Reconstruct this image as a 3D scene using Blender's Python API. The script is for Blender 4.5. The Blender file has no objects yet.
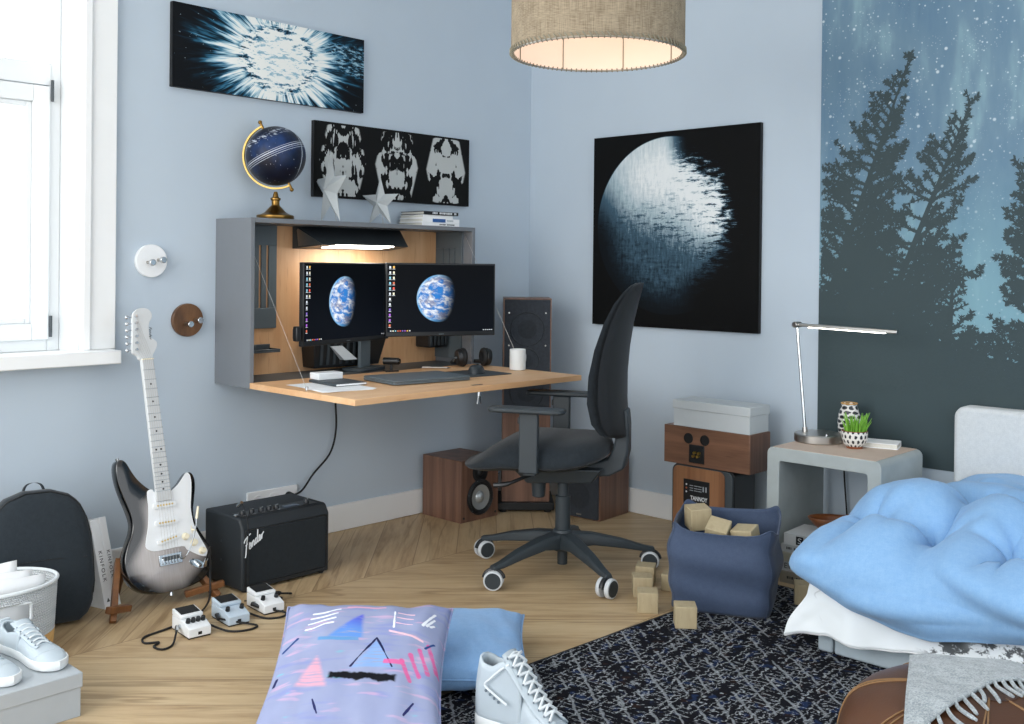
import bpy, bmesh, math, random
from math import sin, cos, pi, radians as R, sqrt, atan2
from mathutils import Vector as V, Matrix as M4, Euler
from mathutils.noise import noise as pnoise

scene = bpy.context.scene
col = scene.collection
random.seed(7)

# ------------------------------------------------------------------ camera
cam = bpy.data.cameras.new('camera')
cam_o = bpy.data.objects.new('camera', cam); col.objects.link(cam_o)
YAW, PITCH, ROLL, FPX = 2.3330, -0.0052, 0.0106, 1033.24
_f = V((cos(PITCH)*cos(YAW), cos(PITCH)*sin(YAW), sin(PITCH)))
_r = V((sin(YAW), -cos(YAW), 0)); _u = _r.cross(_f)
_r2 = cos(ROLL)*_r + sin(ROLL)*_u; _u2 = -sin(ROLL)*_r + cos(ROLL)*_u
cam_o.matrix_world = M4(((_r2.x, _u2.x, -_f.x, 3.8015), (_r2.y, _u2.y, -_f.y, -4.1119),
                         (_r2.z, _u2.z, -_f.z, 1.2149), (0, 0, 0, 1)))
cam.sensor_width = 36.0
cam.lens = FPX*36.0/1024.0
cam.shift_x = -0.74/1024.0
cam.shift_y = -91.685/1024.0
cam.clip_start = 0.05
scene.camera = cam_o

# ------------------------------------------------------------------ light
w = bpy.data.worlds.new('world'); scene.world = w; w.use_nodes = True
bg = w.node_tree.nodes['Background']
bg.inputs[0].default_value = (0.90, 0.95, 1.0, 1)
bg.inputs[1].default_value = WORLD_STRENGTH = 1.65

def area(name, loc, target, sx, sy, power, colour):
    l = bpy.data.lights.new(name, 'AREA'); l.shape = 'RECTANGLE'
    l.size = sx; l.size_y = sy; l.energy = power; l.color = colour
    o = bpy.data.objects.new(name, l); col.objects.link(o)
    o.location = loc
    o.rotation_euler = (V(target)-V(loc)).to_track_quat('-Z', 'Y').to_euler()
    return o
# daylight entering by the window, and by the big openings of the room's open front
area('window_daylight', (-0.55, -3.35, 1.75), (0.6, -3.2, 1.4), 1.7, 1.7, 22, (0.95, 0.98, 1.0))
area('front_daylight', (1.6, -5.9, 2.0), (1.3, -0.5, 0.7), 2.6, 1.8, 62, (1.0, 0.985, 0.96))

scene.view_settings.view_transform = 'Standard'
scene.view_settings.look = 'None'
scene.view_settings.exposure = 0.36
scene.view_settings.gamma = 1.0
scene.view_settings.use_curve_mapping = False

# ------------------------------------------------------------------ tagging
def tag(o, label=None, cat=None, group=None, kind=None):
    if label: o['label'] = label
    if cat: o['category'] = cat
    if group: o['group'] = group
    if kind: o['kind'] = kind
    return o
def thing(name, label, cat, loc=(0, 0, 0), rot=(0, 0, 0), group=None):
    o = bpy.data.objects.new(name, None); col.objects.link(o)
    o.location = loc; o.rotation_euler = rot; o.empty_display_size = 0.1
    return tag(o, label, cat, group)
def kids(o): return [c for c in bpy.data.objects if c.parent is o]
def copy_tree(o, parent=None):
    c = o.copy(); col.objects.link(c)
    if parent: c.parent = parent
    for ch in kids(o): copy_tree(ch, c)
    return c

# ------------------------------------------------------------------ mesh building
class MB:
    def __init__(s): s.bm = bmesh.new(); s.M = M4.Identity(4)
    def at(s, loc=(0, 0, 0), rot=(0, 0, 0)):
        s.M = M4.Translation(loc) @ Euler(rot).to_matrix().to_4x4(); return s
    def v(s, p): return s.bm.verts.new(s.M @ V(p))
    def f(s, vs, mi=0):
        try:
            fc = s.bm.faces.new(vs); fc.material_index = mi; return fc
        except ValueError: return None
    def box(s, x0, x1, y0, y1, z0, z1, mi=0):
        p = [s.v((x, y, z)) for x in (x0, x1) for y in (y0, y1) for z in (z0, z1)]
        for q in ((0, 1, 3, 2), (4, 6, 7, 5), (0, 4, 5, 1), (2, 3, 7, 6), (0, 2, 6, 4), (1, 5, 7, 3)):
            s.f([p[i] for i in q], mi)
        return s
    def hexa(s, b, t, mi=0):
        """b, t: 4 bottom and 4 top points in the same order"""
        pb = [s.v(p) for p in b]; pt = [s.v(p) for p in t]
        s.f(pb[::-1], mi); s.f(pt, mi)
        for i in range(4): s.f([pb[i], pb[(i+1) % 4], pt[(i+1) % 4], pt[i]], mi)
        return s
    def ring(s, pts): return [s.v(p) for p in pts]
    def bridge(s, a, b, closed=True, mi=0):
        n = len(a)
        for i in range(n if closed else n-1):
            j = (i+1) % n; s.f([a[i], a[j], b[j], b[i]], mi)
    def loft(s, rings, cap0=True, cap1=True, closed=True, mi=0):
        rr = [s.ring(r) for r in rings]
        for a, b in zip(rr, rr[1:]): s.bridge(a, b, closed, mi)
        if cap0: s.f(rr[0][::-1], mi)
        if cap1: s.f(rr[-1], mi)
        return s
    def tube(s, pts, r, seg=8, closed=False, mi=0, cap=True):
        pts = [V(p) for p in pts]; n = len(pts)
        rad = r if isinstance(r, (list, tuple)) else [r]*n
        rings = []; up = None
        for i, p in enumerate(pts):
            if closed: t = pts[(i+1) % n]-pts[i-1]
            else: t = pts[min(i+1, n-1)]-pts[max(i-1, 0)]
            t.normalize()
            if up is None:
                up = V((0, 0, 1)) if abs(t.z) < .9 else V((1, 0, 0))
            a = t.cross(up)
            if a.length < 1e-6: a = t.orthogonal()
            a.normalize(); b = a.cross(t); up = b
            rings.append([p+(a*cos(2*pi*k/seg)+b*sin(2*pi*k/seg))*rad[i] for k in range(seg)])
        rr = [s.ring(q) for q in rings]
        for a, b in zip(rr, rr[1:]): s.bridge(a, b, True, mi)
        if closed: s.bridge(rr[-1], rr[0], True, mi)
        elif cap: s.f(rr[0][::-1], mi); s.f(rr[-1], mi)
        return s
    def cyl(s, p0, p1, r0, r1=None, seg=24, mi=0, cap=True):
        return s.tube([p0, p1], [r0, r0 if r1 is None else r1], seg, mi=mi, cap=cap)
    def lathe(s, prof, seg=32, mi=0, cap=False):
        rings = [[(r*cos(2*pi*k/seg), r*sin(2*pi*k/seg), z) for k in range(seg)] for r, z in prof]
        return s.loft(rings, cap, cap, True, mi)
    def prism(s, poly, d0, d1, axis='z', mi=0):
        def P(u, v, d): return {'z': (u, v, d), 'y': (u, d, v), 'x': (d, u, v)}[axis]
        a = [s.v(P(u, v, d0)) for u, v in poly]; b = [s.v(P(u, v, d1)) for u, v in poly]
        s.f(a[::-1], mi); s.f(b, mi); s.bridge(a, b, True, mi)
        return s
    def grid(s, fn, nu, nv, cu=False, cv=False, mi=0):
        g = [[s.v(fn(i/(nu if cu else nu-1), j/(nv if cv else nv-1))) for j in range(nv)] for i in range(nu)]
        for i in range(nu if cu else nu-1):
            for j in range(nv if cv else nv-1):
                s.f([g[i][j], g[(i+1) % nu][j], g[(i+1) % nu][(j+1) % nv], g[i][(j+1) % nv]], mi)
        return s
    def sphere(s, c, r, nu=24, nv=14, sc=(1, 1, 1), mi=0):
        c = V(c)
        rings = []
        for j in range(1, nv):
            t = pi*j/nv
            rings.append([c+V((r*sc[0]*sin(t)*cos(2*pi*k/nu), r*sc[1]*sin(t)*sin(2*pi*k/nu), -r*sc[2]*cos(t))) for k in range(nu)])
        rr = [s.ring(q) for q in rings]
        for a, b in zip(rr, rr[1:]): s.bridge(a, b, True, mi)
        lo = s.v(c-V((0, 0, r*sc[2]))); hi = s.v(c+V((0, 0, r*sc[2])))
        for k in range(nu):
            s.f([lo, rr[0][(k+1) % nu], rr[0][k]], mi); s.f([hi, rr[-1][k], rr[-1][(k+1) % nu]], mi)
        return s
    def build(s, name, mat, parent=None, bevel=0, seg=2, ang=35, sub=0, solid=0, smooth=True, fix=True, label=None):
        me = bpy.data.meshes.new(name)
        if fix: bmesh.ops.recalc_face_normals(s.bm, faces=s.bm.faces[:])
        s.bm.to_mesh(me); s.bm.free()
        for m in (mat if isinstance(mat, (list, tuple)) else [mat]): me.materials.append(m)
        if smooth:
            me.polygons.foreach_set('use_smooth', [True]*len(me.polygons))
            me.set_sharp_from_angle(angle=R(ang))
        o = bpy.data.objects.new(name, me); col.objects.link(o)
        if parent: o.parent = parent
        if solid:
            m = o.modifiers.new('solid', 'SOLIDIFY'); m.thickness = solid; m.offset = -1
        if sub:
            m = o.modifiers.new('sub', 'SUBSURF'); m.levels = sub; m.render_levels = sub
        if bevel:
            m = o.modifiers.new('bevel', 'BEVEL'); m.width = bevel; m.segments = seg
            m.limit_method = 'ANGLE'; m.angle_limit = R(40); m.harden_normals = False
        if label: o['label'] = label
        return o

def one(name, mat, fn, parent=None, **k):
    b = MB(); fn(b); return b.build(name, mat, parent, **k)
def bx(name, mat, d, parent=None, bevel=0.002, **k):
    return MB().box(*d).build(name, mat, parent, bevel=bevel, **k)
def rrect(x0, x1, y0, y1, r, n=5):
    out = []
    for cx, cy, a in ((x1-r, y1-r, 0), (x0+r, y1-r, 90), (x0+r, y0+r, 180), (x1-r, y0+r, 270)):
        for k in range(n+1):
            t = R(a+90*k/n); out.append((cx+r*cos(t), cy+r*sin(t)))
    return out
def catmull(pts, n=6, closed=False):
    pts = [V(p) for p in pts]; m = len(pts); out = []
    rng = range(m) if closed else range(m-1)
    for i in rng:
        p0 = pts[(i-1) % m] if closed or i > 0 else pts[0]*2-pts[1]
        p1 = pts[i]; p2 = pts[(i+1) % m]
        p3 = pts[(i+2) % m] if closed or i+2 < m else p2*2-p1
        for k in range(n):
            t = k/n
            out.append(0.5*((2*p1)+(p2-p0)*t+(2*p0-5*p1+4*p2-p3)*t*t+(3*p1-p0-3*p2+p3)*t**3))
    if not closed: out.append(pts[-1])
    return out
def lerp(a, b, t): return a+(b-a)*t
def interp(tab, x):
    if x <= tab[0][0]: return tab[0][1]
    for (a, u), (b, v) in zip(tab, tab[1:]):
        if x <= b: return u+(v-u)*(x-a)/(b-a)
    return tab[-1][1]
def sstep(a, b, x):
    t = max(0, min(1, (x-a)/(b-a))); return t*t*(3-2*t)
def text_mesh(name, body, size, mat, parent, mtx, shear=0, depth=0.0004, align='CENTER', sx=1.0, off=0.0, spacing=1.0):
    """raised lettering: text lies in local XY of mtx, facing +Z"""
    c = bpy.data.curves.new(name, 'FONT'); c.body = body; c.size = size; c.shear = shear
    c.extrude = depth; c.align_x = align; c.align_y = 'CENTER'; c.resolution_u = 3; c.offset = off; c.space_character = spacing
    t = bpy.data.objects.new(name+'_tmp', c); col.objects.link(t)
    bpy.context.view_layer.update()
    me = bpy.data.meshes.new_from_object(t.evaluated_get(bpy.context.evaluated_depsgraph_get()))
    bpy.data.objects.remove(t); bpy.data.curves.remove(c)
    me.name = name
    me.transform(mtx @ M4.Diagonal((sx, 1, 1, 1)))
    me.materials.clear(); me.materials.append(mat)
    o = bpy.data.objects.new(name, me); col.objects.link(o); o.parent = parent
    return o
def frame(o, xa, ya):
    """matrix with origin o, local X = xa, local Y = ya"""
    x = V(xa).normalized(); y = V(ya).normalized(); z = x.cross(y)
    return M4(((x.x, y.x, z.x, o[0]), (x.y, y.y, z.y, o[1]), (x.z, y.z, z.z, o[2]), (0, 0, 0, 1)))
# ------------------------------------------------------------------ node expressions and materials
def lin(h):
    if isinstance(h, str):
        h = h.lstrip('#'); c = [int(h[i:i+2], 16)/255 for i in (0, 2, 4)]
    else: c = h
    return tuple((x/12.92 if x <= .04045 else ((x+.055)/1.055)**2.4) for x in c)+(1.0,)
NT = None
def nd(t, **props):
    n = NT.nodes.new(t)
    for k, v in props.items(): setattr(n, k, v)
    return n
def put(sock, v):
    if isinstance(v, X): NT.links.new(v.s, sock)
    elif isinstance(v, bpy.types.NodeSocket): NT.links.new(v, sock)
    else: sock.default_value = v
class X:
    def __init__(s, sock): s.s = sock
    def __add__(a, b): return mth('ADD', a, b)
    def __radd__(a, b): return mth('ADD', b, a)
    def __sub__(a, b): return mth('SUBTRACT', a, b)
    def __rsub__(a, b): return mth('SUBTRACT', b, a)
    def __mul__(a, b): return mth('MULTIPLY', a, b)
    def __rmul__(a, b): return mth('MULTIPLY', b, a)
    def __truediv__(a, b): return mth('DIVIDE', a, b)
    def __rtruediv__(a, b): return mth('DIVIDE', b, a)
    def __neg__(a): return mth('MULTIPLY', a, -1.0)
    def __pow__(a, b): return mth('POWER', a, b)
def mth(op, *a):
    n = nd('ShaderNodeMath', operation=op)
    for i, v in enumerate(a): put(n.inputs[i], v if not isinstance(v, int) else float(v))
    return X(n.outputs[0])
def mn(a, b): return mth('MINIMUM', a, b)
def mx(a, b): return mth('MAXIMUM', a, b)
def ab(a): return mth('ABSOLUTE', a)
def sq(a): return mth('SQRT', a)
def fl(a): return mth('FLOOR', a)
def fr(a): return mth('FRACT', a)
def sn(a): return mth('SINE', a)
def at2(a, b): return mth('ARCTAN2', a, b)
def gt(a, b): return mth('GREATER_THAN', a, b)
def lt(a, b): return mth('LESS_THAN', a, b)
def sm(a, b, x):
    n = nd('ShaderNodeMapRange', interpolation_type='SMOOTHSTEP')
    put(n.inputs['Value'], x)
    if a <= b: put(n.inputs['From Min'], float(a)); put(n.inputs['From Max'], float(b))
    else:
        put(n.inputs['From Min'], float(b)); put(n.inputs['From Max'], float(a))
        put(n.inputs['To Min'], 1.0); put(n.inputs['To Max'], 0.0)
    return X(n.outputs['Result'])
def vec(x, y, z=0.0):
    n = nd('ShaderNodeCombineXYZ'); put(n.inputs[0], x); put(n.inputs[1], y); put(n.inputs[2], z)
    return n.outputs[0]
def coords(kind='Object'):
    s = nd('ShaderNodeSeparateXYZ'); NT.links.new(nd('ShaderNodeTexCoord').outputs[kind], s.inputs[0])
    return X(s.outputs[0]), X(s.outputs[1]), X(s.outputs[2])
def noi(v, scale=5.0, detail=2.0, rough=.5, dist=0.0, color=False):
    n = nd('ShaderNodeTexNoise'); NT.links.new(v, n.inputs['Vector'])
    n.inputs['Scale'].default_value = scale; n.inputs['Detail'].default_value = detail
    n.inputs['Roughness'].default_value = rough; n.inputs['Distortion'].default_value = dist
    return X(n.outputs['Color'] if color else n.outputs[0])
def voro(v, scale=5.0, out='Distance', rnd=1.0, feature='F1'):
    n = nd('ShaderNodeTexVoronoi', feature=feature); NT.links.new(v, n.inputs['Vector'])
    n.inputs['Scale'].default_value = scale; n.inputs['Randomness'].default_value = rnd
    return X(n.outputs[out])
def wn(v):
    n = nd('ShaderNodeTexWhiteNoise', noise_dimensions='3D'); NT.links.new(v, n.inputs['Vector'])
    return X(n.outputs['Value'])
def mixc(a, b, t):
    n = nd('ShaderNodeMix', data_type='RGBA'); n.clamp_factor = True
    put(n.inputs[0], t); put(n.inputs[6], a); put(n.inputs[7], b)
    return n.outputs[2]
def ramp(t, stops):
    n = nd('ShaderNodeValToRGB'); put(n.inputs[0], t); e = n.color_ramp.elements
    while len(e) < len(stops): e.new(0.5)
    for k, (p, c) in enumerate(stops): e[k].position = p; e[k].color = lin(c)
    return n.outputs[0]
def bump(h, strength=.3, dist=.002):
    n = nd('ShaderNodeBump'); put(n.inputs['Height'], h)
    n.inputs['Strength'].default_value = strength; n.inputs['Distance'].default_value = dist
    return n.outputs[0]
def shader(name, fn):
    """fn() -> dict of Principled inputs, built while NT is this material's tree"""
    global NT
    m = bpy.data.materials.new(name); m.use_nodes = True; NT = m.node_tree
    p = NT.nodes['Principled BSDF']
    for k, v in fn().items():
        put(p.inputs[k], v)
    return m
def plain(name, c, rough=.5, metal=0.0, nscale=40.0, var=.06, bmp=0.0, bscale=None, bdist=.002, spec=.5, coat=0.0, sheen=0.0, emit=0.0):
    def fn():
        x, y, z = coords(); v = vec(x, y, z)
        t = noi(v, nscale, 3.0)
        c0 = lin(c); lo = tuple(k*(1-var) for k in c0[:3])+(1,); hi = tuple(min(1, k*(1+var)) for k in c0[:3])+(1,)
        d = {'Base Color': mixc(lo, hi, t), 'Roughness': rough, 'Metallic': metal, 'Specular IOR Level': spec}
        if bmp: d['Normal'] = bump(noi(v, bscale or nscale, 4.0, .6), bmp, bdist)
        if coat: d['Coat Weight'] = coat; d['Coat Roughness'] = .08
        if sheen: d['Sheen Weight'] = sheen
        if emit: d['Emission Color'] = c0; d['Emission Strength'] = emit
        return d
    return shader(name, fn)
def wood(name, c1, c2, axis='y', scale=9.0, stretch=9.0, rough=.45, dark=None, coat=0.0):
    def fn():
        p = dict(zip('xyz', coords()))
        q = [p[k]*(1.0/stretch if k == axis else 1.0) for k in 'xyz']
        v = vec(*q)
        n1 = noi(v, scale, 4.0, .55, .6); n2 = noi(v, scale*6, 3.0, .6)
        t = sm(.3, .72, n1*.75+n2*.25)
        c = mixc(lin(c1), lin(c2), t)
        fine = sm(.60, .74, noi(v, scale*14, 2.0))
        c = mixc(c, lin(dark or c2), fine*.35)
        return {'Base Color': c, 'Roughness': rough, 'Normal': bump(n2, .12, .001), 'Coat Weight': coat}
    return shader(name, fn)
def weave(name, c1, c2, freq=900.0, rough=.9, bmp=.4, big=0.0):
    """cloth of crossing threads"""
    def fn():
        x, y, z = coords()
        a = sn((x+y*.35)*freq)*.5+.5; b = sn((z+y*.35)*freq)*.5+.5; c = sn((y-x*.2)*freq)*.5+.5
        h = (a+b+c)/3.0
        n = noi(vec(x, y, z), 60.0, 4.0, .65)
        fine = noi(vec(x, y, z), 420.0, 2.0, .6)
        t = sm(.25, .75, h*.06+n*.44+fine*.5)
        return {'Base Color': mixc(lin(c1), lin(c2), t), 'Roughness': rough, 'Specular IOR Level': .2,
                'Normal': bump(fine*.6+n*.4, bmp, .0015), 'Sheen Weight': .15}
    return shader(name, fn)

MT = {}
MT['white_paint'] = plain('white_paint', '#eef0f0', .35, nscale=8, var=.02)
MT['window_paint'] = plain('window_paint', '#dfe3e5', .4, nscale=8, var=.02)
MT['white_plastic'] = plain('white_plastic', '#e9ecee', .4, var=.02)
MT['paper'] = plain('paper', '#f1f3f4', .7, var=.03)
MT['paper_edge'] = plain('paper_edge', '#d8d6cd', .8, nscale=300, var=.15)
MT['card_grey'] = plain('card_grey', '#a9b0b5', .65, nscale=25, var=.04)
MT['card_pale'] = plain('card_pale', '#c0c7ca', .65, nscale=25, var=.03)
MT['carcass'] = plain('carcass', '#72777d', .5, nscale=15, var=.03)
MT['dark_grey'] = plain('dark_grey', '#3b4348', .5, var=.05)
MT['mid_grey'] = plain('mid_grey', '#59646a', .45, var=.05)
MT['black_plastic'] = plain('black_plastic', '#15181b', .38, var=.1)
MT['chair_plastic'] = plain('chair_plastic', '#2c3439', .5, var=.06, bmp=.1, bscale=700, bdist=.0005)
MT['black_gloss'] = plain('black_gloss', '#07090b', .12, var=.1)
MT['rubber'] = plain('rubber', '#101214', .7, var=.1)
MT['chrome'] = plain('chrome', '#c9cdd0', .16, 1.0, var=.03)
MT['steel'] = plain('steel', '#b8b5b0', .3, 1.0, nscale=60, var=.05)
MT['brass'] = plain('brass', '#8a6a38', .3, 1.0, nscale=15, var=.15)
MT['bright_brass'] = plain('bright_brass', '#b79a5c', .45, 1.0, var=.05)
MT['gold_pin'] = plain('gold_pin', '#d9b860', .3, 1.0, var=.05)
MT['cream'] = plain('cream', '#ece3c8', .4, var=.03)
MT['oak'] = wood('oak', '#e3bb90', '#d4a475', 'y', 6, 9, .5, '#b58354')
MT['oak_up'] = wood('oak_up', '#dcb287', '#c8976a', 'z', 8, 11, .5, '#99683d')
MT['walnut_x'] = wood('walnut_x', '#85604a', '#573c2d', 'x', 14, 16, .42, '#3a2116')
MT['walnut_z'] = wood('walnut_z', '#82604e', '#533b30', 'z', 17, 40, .42, '#38221a')
MT['walnut_z_light'] = wood('walnut_z_light', '#a17350', '#7d5438', 'z', 15, 30, .42, '#5a3420')
MT['stand_wood'] = wood('stand_wood', '#80542f', '#5a3820', 'z', 14, 6, .4, '#4c2812')
MT['disc_wood'] = wood('disc_wood', '#74502f', '#4a301b', 'z', 16, 6, .4, '#3d2312')
MT['cube_wood'] = wood('cube_wood', '#b9aa89', '#a89878', 'z', 14, 5, .65, '#938364')
MT['concrete'] = plain('concrete', '#a5adad', .75, nscale=11, var=.2, bmp=.15, bscale=120)
MT['nightstand_top'] = plain('nightstand_top', '#c9b5a5', .7, nscale=12, var=.07, bmp=.1, bscale=120)
MT['tolex'] = plain('tolex', '#20262b', .55, nscale=400, var=.25, bmp=.35, bscale=500, bdist=.001)
MT['grille_cloth'] = weave('grille_cloth', '#191e22', '#252c31', 1400, .9, .3)
MT['speaker_cloth'] = weave('speaker_cloth', '#2c3036', '#3d4249', 1500, .9, .3)
MT['chair_fabric'] = weave('chair_fabric', '#1b2126', '#2b3238', 1600, .85, .35)
MT['back_shell'] = plain('back_shell', '#1b1d20', .55, var=.08, bmp=.1, bscale=500)
MT['backpack'] = weave('backpack', '#1d242a', '#2a3238', 1700, .8, .25)
MT['bag_navy'] = weave('bag_navy', '#3b4860', '#47556e', 1200, .65, .15)
MT['bag_inside'] = weave('bag_inside', '#3d4960', '#48566d', 1200, .8, .2)
MT['headboard'] = weave('headboard', '#c3c8ca', '#d8dcdd', 900, .95, .4)
MT['bed_base'] = plain('bed_base', '#a9b6bd', .8, nscale=80, var=.05, bmp=.15, bscale=400)
MT['duvet_blue'] = weave('duvet_blue', '#7da8d6', '#92badf', 700, .95, .12)
MT['cushion_blue'] = weave('cushion_blue', '#739cc9', '#88add5', 900, .95, .2)
MT['leather'] = plain('leather', '#54341f', .42, nscale=5, var=.35, bmp=.25, bscale=160, bdist=.0015)
MT['leather_dark'] = plain('leather_dark', '#452a1b', .45, nscale=8, var=.25, bmp=.25, bscale=160)
MT['thread_tan'] = plain('thread_tan', '#8a6a48', .8)
MT['shoe_white'] = plain('shoe_white', '#b5c1c9', .45, nscale=40, var=.03, bmp=.08, bscale=300, bdist=.0008)
MT['sole_white'] = plain('sole_white', '#e2e6e7', .55, var=.02)
MT['shoe_lining'] = plain('shoe_lining', '#c3cdd4', .9, var=.06)
MT['lace'] = plain('lace', '#dbe1e4', .85, nscale=300, var=.08, bmp=.3, bscale=900)
MT['shoe_dark'] = plain('shoe_dark', '#6d7a85', .8, var=.1)
MT['glass_lens'] = plain('glass_lens', '#11181d', .08)
MT['porcelain'] = plain('porcelain', '#e3e7e7', .25, var=.02)
MT['terracotta'] = plain('terracotta', '#8a4e2f', .7, var=.1)
MT['cork'] = plain('cork', '#d0a262', .8, nscale=60, var=.25, bmp=.2, bscale=200)
MT['grass_leaf'] = plain('grass_leaf', '#79b43c', .5, nscale=30, var=.3)
MT['led'] = plain('led', '#fffaf0', .4, emit=6.0)
MT['ink'] = plain('ink', '#2a2d31', .6)
MT['white_print'] = plain('white_print', '#dfe3e6', .5)
MT['blue_print'] = plain('blue_print', '#2f5c9a', .5)
MT['orange_print'] = plain('orange_print', '#c2613a', .5)
MT['bowl_wood'] = wood('bowl_wood', '#7d4a26', '#5a3118', 'x', 20, 4, .35, '#50290f')
MT['star_paper'] = plain('star_paper', '#b0b7ba', .7, nscale=30, var=.06)
MT['amp_lcd'] = plain('amp_lcd', '#2a3d52', .2)
MT['cone_silver'] = plain('cone_silver', '#b5bbbd', .3, .55, var=.05)
# ------------------------------------------------------------------ setting
def struct(o): return tag(o, kind='structure')
def wall_fn():
    x, y, z = coords(); v = vec(x, y, z)
    n = noi(v, 3.0, 2.0)
    fine = noi(vec(x*6.0, y*6.0, z*1.2), 60.0, 3.0, .6)
    return {'Base Color': mixc(lin('#b7c4d0'), lin('#becbd6'), n), 'Roughness': .85, 'Specular IOR Level': .2,
            'Normal': bump(fine, .06, .002)}
MT['wall'] = shader('wall_paint', wall_fn)
MT['ceiling'] = plain('ceiling_paint', '#e9ecee', .9, nscale=3, var=.01)
def floor_fn():
    x, y, z = coords()
    W = 1.048
    b = fl((x-0.645)/W)
    odd = ab(b-fl(b/2.0)*2.0)
    sgn = odd*2.0-1.0                      # -1 in even bands: planks run along (1, 1)
    c = (x+y*sgn)*0.70711                  # across the plank
    a = (x-y*sgn)*0.70711                  # along the plank
    PW = .172
    k = fl(c/PW); t = c/PW-k
    rnd = wn(vec(k, b, 3.0)); rnd2 = wn(vec(k, b, 9.0))
    g = vec(c*1.0+rnd*31.0, a*.10+rnd2*7.0, b*5.0)
    n1 = noi(g, 16.0, 4.0, .55, 1.1); n2 = noi(g, 85.0, 4.0, .65, .3)
    big = noi(vec(x, y, 0.0), 2.2, 2.0)
    g2 = vec(c*1.0+rnd*17.0, a*.055+rnd2*5.0, b*3.0)
    vein = sm(.035, .0, ab(noi(g2, 11.0, 3.0, .5, .8)-.5))*sm(.42, .6, noi(g2, 5.0, 2.0))
    s = n1*.62+n2*.32+rnd*.12-.02
    colr = ramp(s, [(.28, '#7f6849'), (.41, '#ab9270'), (.54, '#c0a985'), (.74, '#cfbb98')])
    knot = sm(.13, .02, voro(vec(c*2.2+rnd*11.0, a*.9, b), 1.6))
    colr = mixc(colr, lin('#7d5c3c'), knot*.65)
    colr = mixc(colr, lin('#b79468'), big*.3)
    colr = mixc(colr, lin('#7a6142'), vein*.55)
    e = mn(t, 1.0-t)
    xb = (x-0.645)/W-b; e2 = mn(xb, 1.0-xb)
    seam = mx(sm(.016, .004, e), sm(.0028, .0008, e2))
    colr = mixc(colr, lin('#6d5136'), seam*.6)
    return {'Base Color': colr, 'Roughness': n2*.2+.36, 'Specular IOR Level': .4, 'Normal': bump(n2*.5-seam*1.5, .15, .002)}
MT['floor'] = shader('oak_chevron', floor_fn)

struct(one('floor', MT['floor'], lambda b: b.box(-.3, 6, -6.2, .3, -.1, 0), smooth=False))
struct(one('ceiling', MT['ceiling'], lambda b: b.box(-.3, 6, -6.2, .3, 3.0, 3.1), smooth=False))
def wl(b):
    T = -.3
    ys = [-6.2, -4.1, -2.445, 0.0]; zs = [0, .862, 2.72, 3.0]
    for i in range(3):
        for j in range(3):
            if i == 1 and j == 1: continue
            b.box(T, 0, ys[i], ys[i+1], zs[j], zs[j+1])
    bmesh.ops.remove_doubles(b.bm, verts=b.bm.verts, dist=1e-5)
    seen = {}
    for f in b.bm.faces: seen.setdefault(tuple(round(c, 4) for c in f.calc_center_median()), []).append(f)
    bmesh.ops.delete(b.bm, geom=[f for fs in seen.values() if len(fs) > 1 for f in fs], context='FACES_ONLY')
struct(one('wall_left', MT['wall'], wl, smooth=False))
struct(one('wall_back', MT['wall'], lambda b: b.box(-.3, 6, 0, .3, 0, 3.0), smooth=False))
def bb(d):
    return lambda b: b.box(*d)
struct(one('baseboard_left', MT['white_paint'], bb((0, .014, -6.2, -.0, 0, .12)), bevel=.004))
struct(one('baseboard_back', MT['white_paint'], bb((.0, 6, -.014, 0, 0, .12)), bevel=.004))

# window_1: white casement with a fixed upper light
win = struct(thing('window_1', None, None, (0, -3.27, .832)))
def wp(name, mat, fn, **k):
    b = MB(); b.at((0, 3.27, -.832)); fn(b); return b.build(name, mat, win, **k)
Y0, Y1 = -4.1, -2.445
def fr_rect(b, y0, y1, z0, z1, wdt, x0, x1):
    b.box(x0, x1, y0, y0+wdt, z0, z1); b.box(x0, x1, y1-wdt, y1, z0, z1)
    b.box(x0, x1, y0+wdt, y1-wdt, z0, z0+wdt); b.box(x0, x1, y0+wdt, y1-wdt, z1-wdt, z1)
wp('reveal', MT['window_paint'], lambda b: (b.box(-.3, .0, Y1-.012, Y1, .862, 2.72), b.box(-.3, 0, Y0, Y0+.012, .862, 2.72), b.box(-.3, 0, Y0, Y1, 2.708, 2.72)))
wp('sill', MT['white_paint'], lambda b: (b.box(0, .1, Y0-.11, -2.335, .832, .882), b.box(-.3, 0, Y0, Y1, .832, .872)), bevel=.004)
def casing(b):
    for y0, y1 in ((-2.424, -2.323), (Y0-.115, Y0-.014)):
        b.box(0, .022, y0, y1, .882, 2.84)
    b.box(.0, .022, -2.424-1.69, -2.424, 2.74, 2.84)
    b.box(.0, .034, -2.452, -2.424, .882, 2.74); b.box(0, .034, Y0-.014, Y0+.014, .882, 2.74)
wp('casing', MT['white_paint'], casing, bevel=.003)
def frm(b):
    fr_rect(b, Y0+.012, Y1-.012, .872, 2.70, .045, -.235, -.165)
    b.box(-.235, -.16, Y0+.05, Y1-.05, 1.872, 1.955)
    b.box(-.235, -.16, -3.31, -3.23, .9, 1.875)
wp('window_frame', MT['window_paint'], frm, bevel=.004)
for y0, y1 in ((-3.235, -2.502), (-4.04, -3.305)):
    s_ = wp('sash', MT['window_paint'], lambda b: (fr_rect(b, y0, y1, .915, 1.868, .062, -.22, -.15), fr_rect(b, y0+.062, y1-.062, .977, 1.806, .02, -.21, -.165)), bevel=.003)
    for z in (.955, 1.842):
        if y1 > -2.6: wp('hinge', MT['dark_grey'], lambda b: b.cyl((-.148, y1+.006, z-.03), (-.148, y1+.006, z+.05), .006, seg=10)); 
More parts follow.
